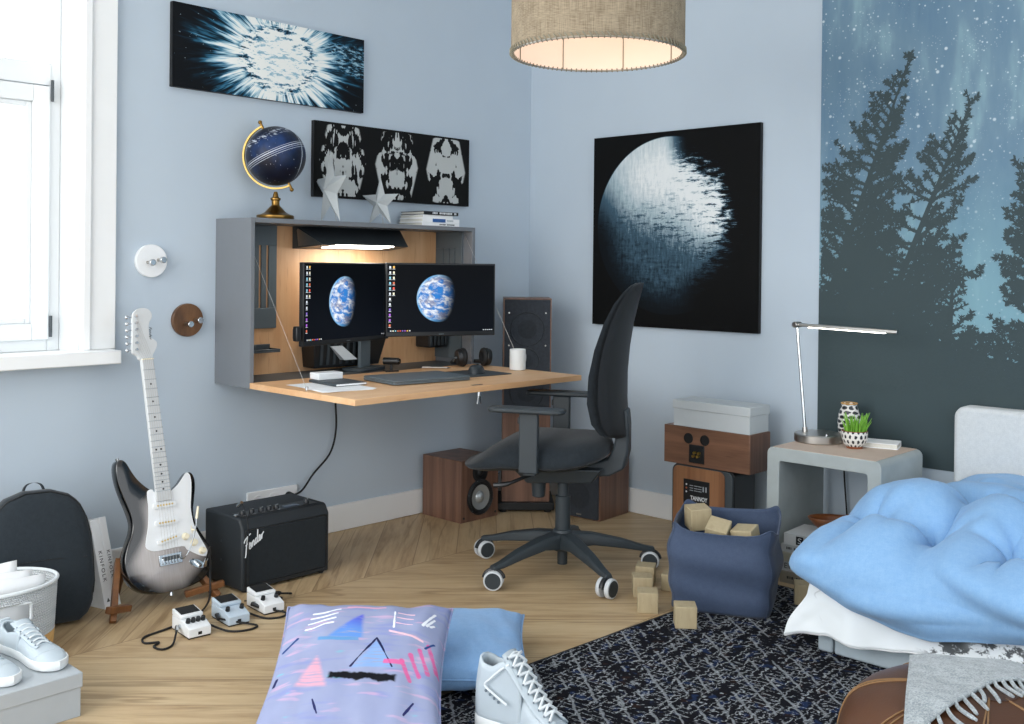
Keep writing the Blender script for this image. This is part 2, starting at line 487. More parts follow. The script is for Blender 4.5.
def glass_fn():
    return {'Base Color': (1, 1, 1, 1), 'Roughness': .0, 'Transmission Weight': 1.0, 'IOR': 1.02, 'Specular IOR Level': .2}
MT['glass'] = shader('window_glass', glass_fn)
for d in ((-4.0, -3.35, .96, 1.83), (-3.19, -2.55, .96, 1.83), (-4.03, -2.5, 1.95, 2.66)):
    wp('pane', MT['glass'], lambda b: b.box(-.196, -.19, *d), smooth=False)

# ------------------------------------------------------------------ pictures on the walls
MT['canvas_edge'] = plain('canvas_edge', '#0b0c0e', .6)
def canvas(name, label, loc, hw, hh, wall, art, th=.024):
    t = thing(name, label, 'picture', loc)
    if wall == 'left':
        bx('canvas_frame', MT['canvas_edge'], (0.001, th-.002, -hw, hw, -hh, hh), t, bevel=.001)
        one('print', art, lambda b: b.box(th-.002, th, -hw, hw, -hh, hh), t, smooth=False)
    else:
        bx('canvas_frame', MT['canvas_edge'], (-hw, hw, -th+.002, -.001, -hh, hh), t, bevel=.001)
        one('print', art, lambda b: b.box(-hw, hw, -th, -th+.002, -hh, hh), t, smooth=False)
    return t
def burst_fn():
    _, y, z = coords(); y = y-.02; z = z-.01
    r = sq(y*y*.55+z*z); a = at2(z, y)
    ca, sa = mth('COSINE', a), sn(a)
    ray = noi(vec(ca, sa, r*.6), 9.0, 3.0, .65)
    ray2 = noi(vec(ca, sa, r*.3+4.0), 26.0, 2.0, .6)
    s = (ray*.75+ray2*.45)
    b = sm(.36, .74, s+.34-r*1.75)*sm(.62, .12, r)+sm(.15, .08, r)*.5
    n = noi(vec(y*1.0, z*3.2, 2.0), 16.0, 5.0, .7)
    core = sm(.17, .12, r)*sm(.55, .42, n)*.9
    ship = sm(.1, .18, y)*sm(.02, .06, z+y*.16+.0)*sm(.15, .1, z)*sm(.42, .6, noi(vec(y*1.2+z, z*5.0, 7.0), 20.0, 4.0, .7))*.8
    b = mx(b-core, ship*.75)
    st = voro(vec(y, z, 0.0), 55.0); star = sm(.10, .04, st)*sm(.14, .3, r)*gt(wn(vec(fl(y*40.0), fl(z*40.0), 1.0)), .5)
    b = mx(b, star*.8)
    return {'Base Color': ramp(b, [(0, '#03070d'), (.2, '#0b2534'), (.42, '#306d8c'), (.64, '#a9cbd8'), (.85, '#eef0ec')]), 'Roughness': .6, 'Specular IOR Level': .2}
canvas('wall_canvas', 'upper wide canvas with a pale blue burst of light rays on black, nearest the window', (0, -1.6305, 2.0713), .4725, .1672, 'left', shader('burst_print', burst_fn))
def ink_fn():
    _, y, z = coords()
    k = ab(fr(y/.315+.5)-.5)*.315              # three mirrored ink blots
    n = noi(vec(k*1.0, z*.8, fl(y/.315+.5)*3.7), 15.0, 2.5, .5, .8)
    str_ = noi(vec(k*4.0, z*.7, 1.0), 22.0, 2.0)
    edge = sm(.155, .10, k+ab(z)*.28)
    m = sm(.485, .50, n*.7+str_*.3)*edge*sm(.166, .15, ab(z)+.0)
    return {'Base Color': mixc(lin('#0c0d0d'), lin('#babebd'), sm(.3, .6, m)), 'Roughness': .7, 'Specular IOR Level': .2}
canvas('wall_canvas', 'lower wide canvas with black and pale grey ink blots, hung just above the folding desk', (0, -.9557, 1.676), .4726, .1682, 'left', shader('ink_print', ink_fn))
def planet_fn():
    x, _, z = coords()
    cx, cz, rr = x+.02, z-.02, .43
    r = sq(cx*cx+cz*cz)/rr
    disc = sm(1.0, .985, r)
    streak = noi(vec(cx*9.0, cz*1.1, 0.0), 9.0, 5.0, .75)
    patch = noi(vec(cx*1.4, cz*5.5, 4.0), 9.0, 5.0, .75)
    lit = sm(-.5, .62, (cx*.35+cz*1.0)/rr)*.85+sm(.1, .8, cx/rr)*sm(-.25, .05, cz/rr)*.35
    v = lit*(streak*.6+.55)-sm(.5, .62, patch)*.5*sm(-.9, .1, (-cz+cx*.6)/rr)
    ragged = sm(.02, .3, r+patch*1.15-1.12)*sm(.0, .35, (cx+cz*.1)/rr)
    dim = (noi(vec(cx*6.0, cz*1.4, 9.0), 12.0, 5.0, .75)*.6+patch*.5-.32)*sm(1.05, .5, r)*1.1
    v = (mx(v, 0.0)+mx(dim, .03))*disc*(1.0-ragged)
    return {'Base Color': ramp(v, [(0, '#060708'), (.12, '#15222c'), (.35, '#3f5a6b'), (.6, '#a3b7c0'), (.9, '#e2e7e8')]), 'Roughness': .7, 'Specular IOR Level': .15}
canvas('wall_canvas', 'square black canvas showing a big pale planet with a ragged dark edge', (.9392, 0, 1.391), .4763, .4718, 'back', shader('planet_print', planet_fn))

# forest mural: printed wall hanging of a starry sky with tree silhouettes
def mural_fn():
    x, _, z = coords()
    n = noi(vec(x*1.0, z*.45, 0.0), 2.6, 4.0, .6, .4); n2 = noi(vec(x*2.5, z*.5, 5.0), 5.0, 3.0, .6)
    base = ramp(n*.6+n2*.4, [(.25, '#3f5a6d'), (.42, '#5f7f97'), (.55, '#6c8a9e'), (.7, '#8fb0ba')])
    low = sm(1.75, 1.0, z)
    base = mixc(base, lin('#86b4bd'), low*.55)
    v = vec(x, 0.0, z)
    s1 = sm(.20, .07, voro(v, 42.0))*gt(wn(vec(fl(x*55.0), 0.0, fl(z*55.0))), .12)
    s2 = sm(.15, .06, voro(v, 17.0)); s3 = sm(.2, .1, voro(v, 85.0))*sm(.45, .6, noi(v, 7.0))
    up = sm(1.0, 2.2, z)*.7+.3
    base = mixc(base, lin('#d7e4ea'), mx(mx(s1*.75, s2*.8), s3*.6)*up)
    dk = noi(vec(x*1.0, z, 3.0), 5.0, 4.0, .65)
    dark = sm(1.13, .88, z+(dk-.5)*.45+(noi(vec(x*1.0, z*1.3, 9.0), 26.0, 4.0, .7)-.5)*.55+(x-1.75)*.30-.13)
    dark = mx(dark, 0.0)
    return {'Base Color': mixc(base, lin('#36464a'), gt(dark, .5)), 'Roughness': .75}
MT['tree_ink'] = plain('tree_ink', '#36464a', .75, nscale=3, var=.06)
MX0, MX1, MZ0, MZ1 = 1.694, 4.3, .425, 2.98
mur = tag(thing('mural', 'tall mural of dark fir trees under a starry teal night sky, behind the bed', 'mural', (0, 0, 0)))
one('mural_sheet', shader('night_sky_print', mural_fn), lambda b: b.box(MX0, MX1, -.003, 0, MZ0, MZ1), mur, smooth=False)
def trees():
    rnd = random.Random(11); b = MB(); Y = -.0038
    def clip(x, z): return MX0+.004 < x < MX1 and z < MZ1
    def quad(p, q, w0, w1):
        d = V((q[0]-p[0], q[1]-p[1])); L = d.length
        if L < 1e-5: return
        n = V((-d.y, d.x))/L
        pts = [(p[0]+n.x*w0, p[1]+n.y*w0), (p[0]-n.x*w0, p[1]-n.y*w0), (q[0]-n.x*w1, q[1]-n.y*w1), (q[0]+n.x*w1, q[1]+n.y*w1)]
        if all(clip(*t) for t in pts): b.f([b.v((t[0], Y-rnd.random()*.0006, t[1])) for t in pts])
    def twig(p, ang, L, w, depth):
        n = max(3, int(L/.016)); a = ang; x, z = p
        for i in range(n):
            st = L/n; t = i/n
            a += (pi/2-a if cos(ang) > 0 else pi/2-a)*.035+rnd.uniform(-.12, .12)
            x2, z2 = x+cos(a)*st, z+sin(a)*st
            quad((x, z), (x2, z2), w*(1-t)+.0016, w*(1-t-1/n)+.0014)
            for sgn in (-1, 1):                      # needles in clumps
                for q in range(3):
                    if rnd.random() < .8:
                        na = a+sgn*rnd.uniform(.5, 1.2); nl = rnd.uniform(.007, .019)
                        quad((x, z), (x+cos(na)*nl, z+sin(na)*nl), .0030, .0008)
            if depth > 0 and i > 0 and rnd.random() < .75:
                twig((x2, z2), a+rnd.choice((-1, 1))*rnd.uniform(.45, .95), L*(1-t)*rnd.uniform(.28, .5), w*.6, depth-1)
            x, z = x2, z2
    def tree(tip, base, spread, n):
        tx, tz = tip; bx_, bz = base
        P = lambda t: (tx+(bx_-tx)*t, tz+(bz-tz)*t)
        for i in range(30): quad(P(i/30), P((i+1)/30), .002+.018*i/30, .002+.018*(i+1)/30)
        for i in range(n):
            t = ((i+.5)/n)**.85
            p = P(t); L = spread*(.07+t**1.05*.93)*rnd.uniform(.5, 1.25)
            for sgn in (-1, 1):
                if rnd.random() < .14: continue
                el = lerp(1.0, -.05, min(1, t*1.25))+rnd.uniform(-.25, .25)
                twig(p, el if sgn > 0 else pi-el, L*rnd.uniform(.7, 1.1), .004+.004*t, 2 if L > .08 else 1)
    tree((2.083, 2.09), (1.64, .8), .44, 50)
    tree((2.325, 1.88), (1.90, .8), .42, 44)
    tree((1.93, 1.50), (1.80, .8), .40, 30)
    tree((2.19, 1.30), (2.05, .75), .30, 24)
    tree((2.50, 1.62), (2.72, .75), .40, 32)
    tree((2.262, 1.24), (2.235, .75), .22, 20)
    tree((3.0, 1.9), (3.05, .75), .46, 34)
    tree((3.5, 2.05), (3.48, .75), .46, 30)
    tree((4.05, 1.8), (4.0, .75), .4, 24)
    return b
trees().build('tree_print', MT['tree_ink'], mur, smooth=False, fix=False)
# ------------------------------------------------------------------ folding wall desk
YA, YB, ZB, ZT, DC = -1.893, -.667, .718, 1.391, .263
ZW = .741                                       # worktop surface
desk = thing('wall_desk', 'grey wall cabinet folded open into an oak desk, fixed to the left wall', 'desk', (0, (YA+YB)/2, ZB))
def D(name, mat, fn, parent=None, **k):
    b = MB(); b.at((0, -(YA+YB)/2, -ZB)); fn(b); k.setdefault('bevel', .0015)
    return b.build(name, mat, parent or desk, **k)
for y0, y1 in ((YA, YA+.019), (YB-.019, YB)):
    D('side_panel', MT['carcass'], lambda b: b.box(0.001, DC, y0, y1, ZB, ZT))
D('top_panel', MT['carcass'], lambda b: b.box(0.001, DC, YA+.0192, YB-.0192, ZT-.019, ZT))
D('bottom_panel', MT['dark_grey'], lambda b: b.box(0.001, DC-.0005, YA+.0192, YB-.0192, ZB, ZB+.0185))
D('back_panel', MT['oak_up'], lambda b: b.box(0.001, .012, YA+.0192, YB-.0192, ZB+.0192, ZT-.0192))
D('worktop', MT['oak'], lambda b: b.box(.2634, .932, YA, YB, ZW-.023, ZW), bevel=.0015)
D('hinge_ledge', MT['dark_grey'], lambda b: b.box(.0125, .262, YA+.0195, YB-.0195, ZW-.004, ZW-.001), bevel=.0005)
# slotted grey organiser panels on the back
def slotted(b, y0, y1, z0, z1, slots, s0, s1, x0=.0125, x1=.020):
    edges = [y0]
    for s in slots: edges += [s-.0055, s+.0055]
    edges.append(y1)
    b.box(x0, x1, y0, y1, z0, s0); b.box(x0, x1, y0, y1, s1, z1)
    for i in range(0, len(edges), 2): b.box(x0, x1, edges[i], edges[i+1], s0, s1)
D('organiser_panel', MT['mid_grey'], lambda b: slotted(b, YA+.0195, -1.612, .935, 1.371, (-1.732, -1.694, -1.658), 1.022, 1.287))
def side_slots(b):
    ya, yb = YB-.027, YB-.0195; ed = [.013, .067, .073, .107, .113, .147, .153, .20]
    b.box(ed[0], ed[-1], ya, yb, .76, 1.15); b.box(ed[0], ed[-1], ya, yb, 1.292, 1.371)
    for i in range(0, 8, 2): b.box(ed[i], ed[i+1], ya, yb, 1.15, 1.292)
D('organiser_panel', MT['mid_grey'], side_slots)
D('pen_tray', MT['dark_grey'], lambda b: (b.box(.0125, .095, -1.84, -1.64, .838, .844), b.box(.0125, .017, -1.84, -1.64, .844, .868), b.box(.09, .095, -1.80, -1.64, .844, .852), b.box(.017, .095, -1.645, -1.64, .844, .852), b.box(.017, .07, -1.75, -1.742, .844, .868)))
# light hood below the top panel
def hood(b):
    z1 = ZT-.0195
    b.hexa([(.0125, -1.53, 1.275), (.20, -1.50, 1.292), (.20, -1.03, 1.292), (.0125, -.99, 1.275)],
           [(.0125, -1.53, z1), (.045, -1.53, z1), (.045, -.95, z1), (.0125, -.95, z1)])
D('light_hood', MT['dark_grey'], hood, bevel=.002)
hd = D('light_strip', MT['led'], lambda b: b.hexa([(.10, -1.44, 1.2795), (.199, -1.435, 1.2885), (.199, -1.115, 1.2885), (.10, -1.12, 1.2795)], [(.10, -1.44, 1.286), (.199, -1.435, 1.294), (.199, -1.115, 1.294), (.10, -1.12, 1.286)]), bevel=0)
al = bpy.data.lights.new('light_strip_lamp', 'AREA'); al.shape = 'RECTANGLE'; al.size = .30; al.size_y = .06; al.energy = 1.3; al.color = (1, .96, .9)
alo = bpy.data.objects.new('light_strip_lamp', al); col.objects.link(alo); alo.location = (.16, -1.275, 1.272); alo.rotation_euler = (0, R(-14), R(0)); alo.rotation_euler = (V((.05, -1.275, .9))-V((.16, -1.275, 1.272))).to_track_quat('-Z', 'Y').to_euler()
D('reflector', MT['steel'], lambda b: b.hexa([(.06, -1.531, 1.286), (.196, -1.5035, 1.2935), (.17, -1.47, 1.302), (.05, -1.47, 1.302)], [(.0505, -1.5335, 1.355), (.054, -1.5325, 1.362), (.054, -1.49, 1.36), (.05, -1.48, 1.355)]), bevel=0)
# thin stay wires from the cabinet sides to the worktop
for y, WX0, WX1 in ((YA+.026, .16, .61), (YB-.03, .22, .61)):
    D('stay_wire', MT['steel'], lambda b: b.tube([(WX0, y, ZT-.03), (WX1, y, ZW+.004)], .0006, 6), bevel=0)
    D('wire_fitting', MT['chrome'], lambda b: b.cyl((WX1, y, ZW), (WX1, y, ZW+.014), .006, seg=14), bevel=0)
D('catch', MT['black_plastic'], lambda b: b.box(.885, .9, -1.29, -1.235, ZW-.0005, ZW+.001), bevel=0)
D('latch', MT['chrome'], lambda b: (b.cyl((.915, -1.272, ZW-.023), (.915, -1.272, ZW-.04), .008, seg=14), b.tube([(.915, -1.276, ZW-.04), (.915, -1.281, ZW-.072)], .0028, 8), b.tube([(.915, -1.268, ZW-.04), (.915, -1.263, ZW-.072)], .0028, 8)), bevel=0)

# black slatted cable box standing below the monitors
def tray(b):
    b.hexa([(.0125, -1.47, .757), (.10, -1.47, .757), (.10, -1.115, .757), (.0125, -1.115, .757)], [(.0125, -1.485, .90), (.115, -1.485, .90), (.115, -1.075, .90), (.0125, -1.075, .90)])
ct = thing('cable_box', 'black slatted box fixed to the desk back behind the left screen', 'box', (0.03, -1.37, ZW))
b = MB(); b.at((-.03, 1.37, -ZW)); tray(b); b.build('body', MT['black_plastic'], ct, bevel=.004)
for k in range(6):
    y = -1.445+k*.035
    b = MB(); b.at((-.03, 1.37, -ZW)); b.hexa([(.100, y, .77), (.106, y, .77), (.106, y+.012, .77), (.100, y+.012, .77)], [(.112, y, .885), (.1185, y, .885), (.1185, y+.012, .885), (.112, y+.012, .885)])
    b.build('slat', MT['dark_grey'], ct)
one('clip', MT['card_grey'], lambda b: b.hexa([(.09, .02, .05), (.125, .02, .05), (.125, .09, .05), (.09, .09, .05)], [(.085, -.03, .11), (.095, -.03, .11), (.095, .03, .11), (.085, .03, .11)]), ct)
ct2 = thing('cable_box', 'black grooved box behind the right screen, near the cabinet corner', 'box', (.0125, -.76, .815))
bx('body', MT['black_plastic'], (0, .1, -.06, .06, 0, .085), ct2, bevel=.006)
for k in range(5): bx('slat', MT['dark_grey'], (.1, .106, -.055+k*.024, -.042+k*.024, .01, .075), ct2, bevel=.002)

# ------------------------------------------------------------------ monitors with an earth wallpaper
def screen_fn(ox, oz, seed):
    def fn():
        x, _, z = coords(); px, pz = x-ox, z-oz
        rr = .108
        u, v = px/rr, pz/rr
        r = sq(u*u+v*v)
        disc = sm(1.0, .97, r)
        nz = sq(mx(1.0-(u*u+v*v), 0.001))
        lit = sm(-.25, .5, u*-.75+v*.1+nz*.42)
        q = vec(u, v, nz)
        land = sm(.50, .56, noi(q, 1.9, 5.0, .6)); cloud = sm(.43, .62, noi(vec(u*.8+v*.5, v*1.2, nz), 2.6, 6.0, .68, .5))
        c = mixc(lin('#3a8fd8'), lin('#1f5cb4'), noi(q, 3.0, 2.0))
        c = mixc(c, lin('#a3917c'), land*.5); c = mixc(c, lin('#f1f4f6'), cloud*.92)
        c = mixc(c, lin('#6fb6e6'), sm(.82, 1.0, r)*.7)
        k = disc*lit
        star = sm(.045, .02, voro(vec(x, 0.0, z), 22.0))*gt(wn(vec(fl(x*22.0), 1.0, fl(z*22.0))), .72)*(1.0-disc)
        bgc = mixc(lin('#04060a'), lin('#0b0f16'), sm(.17, -.17, z))
        c = mixc(bgc, c, k); c = mixc(c, lin('#8898aa'), star*.7)
        return {'Base Color': lin('#030405'), 'Roughness': .45, 'Specular IOR Level': .08, 'Emission Color': c, 'Emission Strength': .92}
    return shader('screen_%d' % seed, fn)
icon_m = [plain('icon_%d' % i, c, .4, emit=.6) for i, c in enumerate(('#c9ced4', '#d8d2b8', '#7fb7c9', '#c96a4a', '#d94f3d', '#7c64b8', '#9a57c0', '#e0b050'))]
def monitor(label, p0, p1, zb, zt, ex, neck, stand=True):
    """p0 -> p1: left and right bottom corners (x, y); the screen faces the room"""
    w_ = sqrt((p1[0]-p0[0])**2+(p1[1]-p0[1])**2); h = zt-zb
    ang = atan2(p1[1]-p0[1], p1[0]-p0[0])
    c = ((p0[0]+p1[0])/2, (p0[1]+p1[1])/2)
    t = thing('monitor', label, 'monitor', (c[0], c[1], ZW), (0, 0, ang))
    z0 = zb-ZW; zc = z0+h/2
    bx('housing', MT['black_plastic'], (-w_/2, w_/2, 0.0, .024, z0, z0+h), t, bevel=.003)
    bx('rear_cover', MT['black_plastic'], (-w_*.33, w_*.33, .024, .045, z0+.06, z0+h-.06), t, bevel=.008)
    s = MB().box(-w_/2+.007, w_/2-.007, -.0012, 0, z0+.020, z0+h-.007)
    so = s.build('screen', screen_fn(ex, 0.0, int(w_*1000)), t, smooth=False)
    # put the picture centre at the screen centre
    me = so.data; me.transform(M4.Translation((0, 0, -(zc+.006)))); so.location = (0, 0, zc+.006)
    ic = MB(); rnd = random.Random(4)
    def q(x, z, sx, sz, mi): ic.f([ic.v((x, -.0016, z)), ic.v((x+sx, -.0016, z)), ic.v((x+sx, -.0016, z+sz)), ic.v((x, -.0016, z+sz))], mi)
    top = z0+h-.025
    for i in range(12):
        for j in range(2):
            if j and i > 5: continue
            mi = [0, 0, 2, 2, 2, 0, 0, 0, 5, 6, 6, 3][i] if j == 0 else [7, 1, 1, 3, 4, 1][i]
            q(-w_/2+.014+j*.017, top-i*.0235, .008, .010, mi); q(-w_/2+.012+j*.017, top-.004-i*.0235, .012, .002, 0)
    for i in range(9): q(-w_/2+.02+i*.011, z0+.0235, .006, .005, i % 8)
    for i in range(5): q(w_/2-.06+i*.010, z0+.0245, .006, .003, 0)
    ic.build('icon_markings', icon_m, t, smooth=False, fix=False)
    bx('badge', MT['mid_grey'], (-.012, .012, -.0008, 0, z0+.007, z0+.011), t, bevel=0)
    nx, ny = neck
    if stand: one('stand_neck', MT['mid_grey'], lambda b: b.box(nx-.037, nx+.037, ny, ny+.018, .012, zc+.05), t, bevel=.004)
    if stand: one('stand_foot', MT['dark_grey'], lambda b: b.prism(rrect(nx-.10, nx+.10, ny-.05, ny+.07, .03), 0.0, .012), t, bevel=.002)
    bx('mount', MT['black_plastic'], (nx-.05, nx+.05, .044, max(ny, .045), zc-.05, zc+.05), t, bevel=.003)
    return t
monitor('left black monitor showing earth from space, nearer the grey desk side panel', (.33, -1.69), (.172, -1.118), .876, 1.217, -.028, (.195, .052))
monitor('right black monitor showing earth from space, overlapping the other screen', (.240, -1.192), (.445, -.712), .890, 1.219, -.012, (.08, .13), False)
# black speaker bar clipped to the left edge of the left screen
cl = thing('screen_clip', 'small black clip device on the outer edge of the left screen', 'device', (.338, -1.72, .93))
bx('body', MT['black_plastic'], (-.02, .006, -.012, .012, -.03, .03), cl, bevel=.004)
bx('bracket', MT['dark_grey'], (-.028, -.02, -.008, .02, -.02, .02), cl, bevel=.002)

# ------------------------------------------------------------------ things on the worktop
def on_top(name, label, cat, x, y, rz=0, z=ZW+.0004, group=None): return thing(name, label, cat, (x, y, z), (0, 0, rz), group)
t = on_top('paper_sheet', 'white sheets of paper lying below the dark notebook on the desk', 'paper', .58, -1.735, R(-8))
for k in range(3): one('sheet', MT['paper'], lambda b: b.box(-.15, .15, -.105, .105, k*.0009, k*.0009+.0007), t, smooth=False).rotation_euler = (0, 0, R((-3, 2, 6)[k]))
t = on_top('notebook', 'dark grey notebook on the white papers at the desk end', 'book', .52, -1.66, R(-5), ZW+.004)
bx('cover', MT['dark_grey'], (-.1, .1, -.07, .07, 0, .010), t, bevel=.002)
bx('pages', MT['paper'], (-.097, .1008, -.067, .067, .002, .008), t, bevel=0)
t = on_top('small_box', 'small white box standing on the dark notebook', 'box', .44, -1.655, R(-5), ZW+.0145)
bx('body', MT['white_plastic'], (-.035, .035, -.055, .055, 0, .026), t, bevel=.003)
bx('lid', MT['white_plastic'], (-.0355, .0355, -.0555, .0555, .016, .027), t, bevel=.003)
# laptop, closed
t = on_top('laptop', 'closed dark grey laptop lying in the middle of the oak worktop', 'laptop', .618, -1.335, R(-8))
one('base', MT['mid_grey'], lambda b: b.prism(rrect(-.125, .125, -.185, .185, .02), .002, .0105), t, bevel=.002)
one('lid', MT['mid_grey'], lambda b: b.prism(rrect(-.125, .125, -.185, .185, .02), .0112, .0185), t, bevel=.002)
for sx in (-.1, .1):
    for sy in (-.15, .15): one('rubber_foot', MT['rubber'], lambda b: b.cyl((sx, sy, 0), (sx, sy, .0022), .008, seg=12), t)
t = on_top('mouse_mat', 'dark mouse mat on the worktop, partly below the laptop corner', 'mat', .585, -.975, R(-4))
one('mat', MT['dark_grey'], lambda b: b.prism(rrect(-.115, .115, -.12, .12, .012), 0, .0014), t, bevel=.0004)
one('stitched_edge', MT['black_plastic'], lambda b: b.tube([(p[0], p[1], .0014) for p in rrect(-.114, .114, -.119, .119, .012)], .0009, 6, closed=True), t)
t = on_top('computer_mouse', 'dark computer mouse on the mat in front of the headphones', 'mouse', .585, -.965, R(35), ZW+.002)
def mouse_pt(u, v):
    a = u*2*pi; rx, ry = .036, .062; h = .036
    s = sin(v*pi/2); c = cos(v*pi/2)
    return (rx*cos(a)*c**.6, ry*sin(a)*c**.6, h*s*(1-.12*sin(a)*c))
one('body', MT['chair_plastic'], lambda b: b.grid(mouse_pt, 24, 9, cu=True), t, ang=60)
one('wheel', MT['rubber'], lambda b: b.cyl((-.004, .026, .031), (.004, .026, .031), .007, seg=14), t)
# headphones lying on their side
t = on_top('headphones', 'black over-ear headphones lying on the worktop below the right screen', 'headphones', .36, -.765, R(64))
for s in (-1, 1):
    c_ = one('ear_cup', MT['black_plastic'], lambda b: b.cyl((s*.058, 0, .044), (s*.082, 0, .042), .043, .036, seg=24), t, bevel=.004)
    one('ear_pad', MT['rubber'], lambda b: b.tube([(s*.05, .032*cos(k*pi/10), .044+.032*sin(k*pi/10)) for k in range(20)], .012, 10, closed=True), c_)
    one('yoke', MT['mid_grey'], lambda b: b.tube([(s*.084, 0, .044), (s*.086, .03, .036), (s*.08, .06, .02)], .005, 8), t)
one('headband', MT['black_plastic'], lambda b: b.tube(catmull([(-.08, .055, .022), (-.075, .10, .014), (-.04, .145, .011), (0, .155, .011), (.04, .145, .011), (.075, .10, .014), (.08, .055, .022)], 5), .0095, 10), t)
# mug
t = on_top('mug', 'white mug standing at the far end of the oak worktop', 'mug', .60, -.72, R(100))
one('cup', MT['porcelain'], lambda b: b.lathe([(.0, .0005), (.034, .0005), (.0365, .003), (.0365, .092), (.035, .094), (.0335, .092), (.0335, .006), (.0, .005)], 36), t)
one('handle', MT['porcelain'], lambda b: b.tube(catmull([(.036, 0, .075), (.056, 0, .072), (.062, 0, .05), (.054, 0, .026), (.036, 0, .022)], 5), .0055, 10), t)
# webcam
t = on_top('webcam', 'small black webcam on the worktop beside the monitor stand foot', 'webcam', .285, -1.195, R(-25), ZW)
one('base', MT['black_plastic'], lambda b: b.box(-.03, .02, -.03, .03, 0, .006), t, bevel=.002)
one('neck', MT['black_plastic'], lambda b: b.cyl((0, 0, .005), (0, 0, .034), .006, seg=12), t)
hd_ = one('body', MT['black_plastic'], lambda b: b.cyl((-.02, -.03, .046), (.02, .03, .046), .0155, seg=18), t, bevel=.002)
one('lens', MT['glass_lens'], lambda b: b.cyl((.0195, .0295, .046), (.0225, .0335, .046), .011, seg=18), t)
t = on_top('pen', 'pale metal pen lying on the worktop between webcam and headphones', 'pen', .318, -.965, R(44))
one('barrel', MT['steel'], lambda b: b.cyl((-.06, 0, .0045), (.055, 0, .0045), .0045, seg=12), t)
one('tip', MT['dark_grey'], lambda b: b.cyl((.055, 0, .0045), (.07, 0, .0045), .0042, .001, seg=12), t)
one('clip', MT['chrome'], lambda b: b.box(-.058, -.02, -.001, .001, .009, .0105), t)

# ------------------------------------------------------------------ on top of the cabinet
zc = ZT+.0004
g = thing('globe', 'dark blue star globe on a brass stand, on the desk cabinet end', 'globe', (.148, -1.706, zc))
one('stand_base', MT['brass'], lambda b: b.lathe([(0, 0), (.074, 0), (.076, .004), (.076, .016), (.072, .019), (.06, .021), (.044, .03), (.03, .045), (.020, .055), (.018, .058)], 40), g)
one('stem', MT['brass'], lambda b: b.lathe([(.0, .055), (.018, .056), (.016, .06), (.0165, .078), (.021, .082), (.021, .088), (.013, .092), (.010, .104), (.007, .114), (.0, .116)], 28), g)
GC = V((0, 0, .262))
ax = V((-.30, -.31, .90)).normalized()
def globe_fn():
    x, y, z = coords(); v = vec(x, y, z); r = .122
    # coordinates along the tilted axis
    a = (x*ax.x+y*ax.y+z*ax.z)/r
    neb = sm(.35, .8, noi(v, 9.0, 3.0, .55))
    c = mixc(lin('#050a1e'), lin('#234a86'), neb*sm(.9, .2, ab(a-.1))*.7)
    band = mx(sm(.016, .008, ab(a-.02)), mx(sm(.008, .003, ab(a-.085)), mx(sm(.008, .003, ab(a+.045)), sm(.008, .003, ab(a+.11)))))
    lon = at2(x*.7-y*.7, z*.5+x*.6+y*.6)
    m1 = sm(.030, .014, ab(lon-.25+a*.35)); m2 = sm(.026, .012, ab(lon+.02-a*.3))*lt(a, -.1)
    wr = sm(.56, .62, noi(vec(x*1.0, y*1.0, z*6.0), 50.0, 2.0))*sm(.48, .55, a)*sm(.75, .68, a)
    st = sm(.12, .06, voro(v, 60.0))*.7
    k = mx(mx(band*.85, mx(m1, m2)*.8), mx(wr*.8, st))
    return {'Base Color': mixc(c, lin('#d3dbe6'), k), 'Roughness': .42, 'Specular IOR Level': .35}
b = MB(); b.sphere((0, 0, 0), .122, 40, 24); gl = b.build('ball', shader('star_map', globe_fn), g); gl.location = GC
side = ax.cross(V((.69, -.72, 0))).normalized()        # arc stands in the picture-facing plane, on the left
if side.dot(V((-.72, -.69, 0))) < 0: side = -side
arc = [GC+(ax*cos(t)+side*sin(t))*.1335 for t in [pi*k/30 for k in range(31)]]
nrm = ax.cross(side)
b = MB(); rings = []
for k, p in enumerate(arc):
    rd = (p-GC).normalized()
    rings.append([p+rd*.0035+nrm*.008, p-rd*.0035+nrm*.008, p-rd*.0035-nrm*.008, p+rd*.0035-nrm*.008])
b.loft(rings); b.build('meridian_arc', MT['bright_brass'], g)
for s in (1, -1): one('axis_pin', MT['brass'], lambda b: (b.cyl(GC+ax*s*.120, GC+ax*s*.150, .0055, seg=14), b.sphere(GC+ax*s*.153, .0085, 12, 8)), g)

def star(label, loc, H, rz, lean=0):
    t = thing('paper_star', label, 'star ornament', loc, (0, 0, rz), None)
    b = MB(); ro, ri, d = H*.53, H*.21, H*.10
    pts = []
    for k in range(10):
        r = ro if k % 2 == 0 else ri; a = pi/2+k*pi/5
        pts.append((r*cos(a), 0, r*sin(a)+ro*cos(pi/5)))
    zc_ = ro*cos(pi/5)
    pv = [b.v(p) for p in pts]; f_ = b.v((0, -d, zc_)); k_ = b.v((0, d, zc_))
    for i in range(10):
        j = (i+1) % 10
        b.f([pv[i], pv[j], f_]); b.f([pv[j], pv[i], k_])
    b.build('star_body', MT['star_paper'], t, smooth=False)
    one('stem_wire', MT['steel'], lambda b: b.tube([(0, d*.5, zc_*.7), (0, d*.9, .002)], .0012, 6), t)
    return t
star('tall grey paper star beside the globe on the desk cabinet', (.155, -1.435, zc), .325, R(-12))
star('small grey paper star, halfway along the desk cabinet top', (.16, -1.165, zc), .225, R(6))

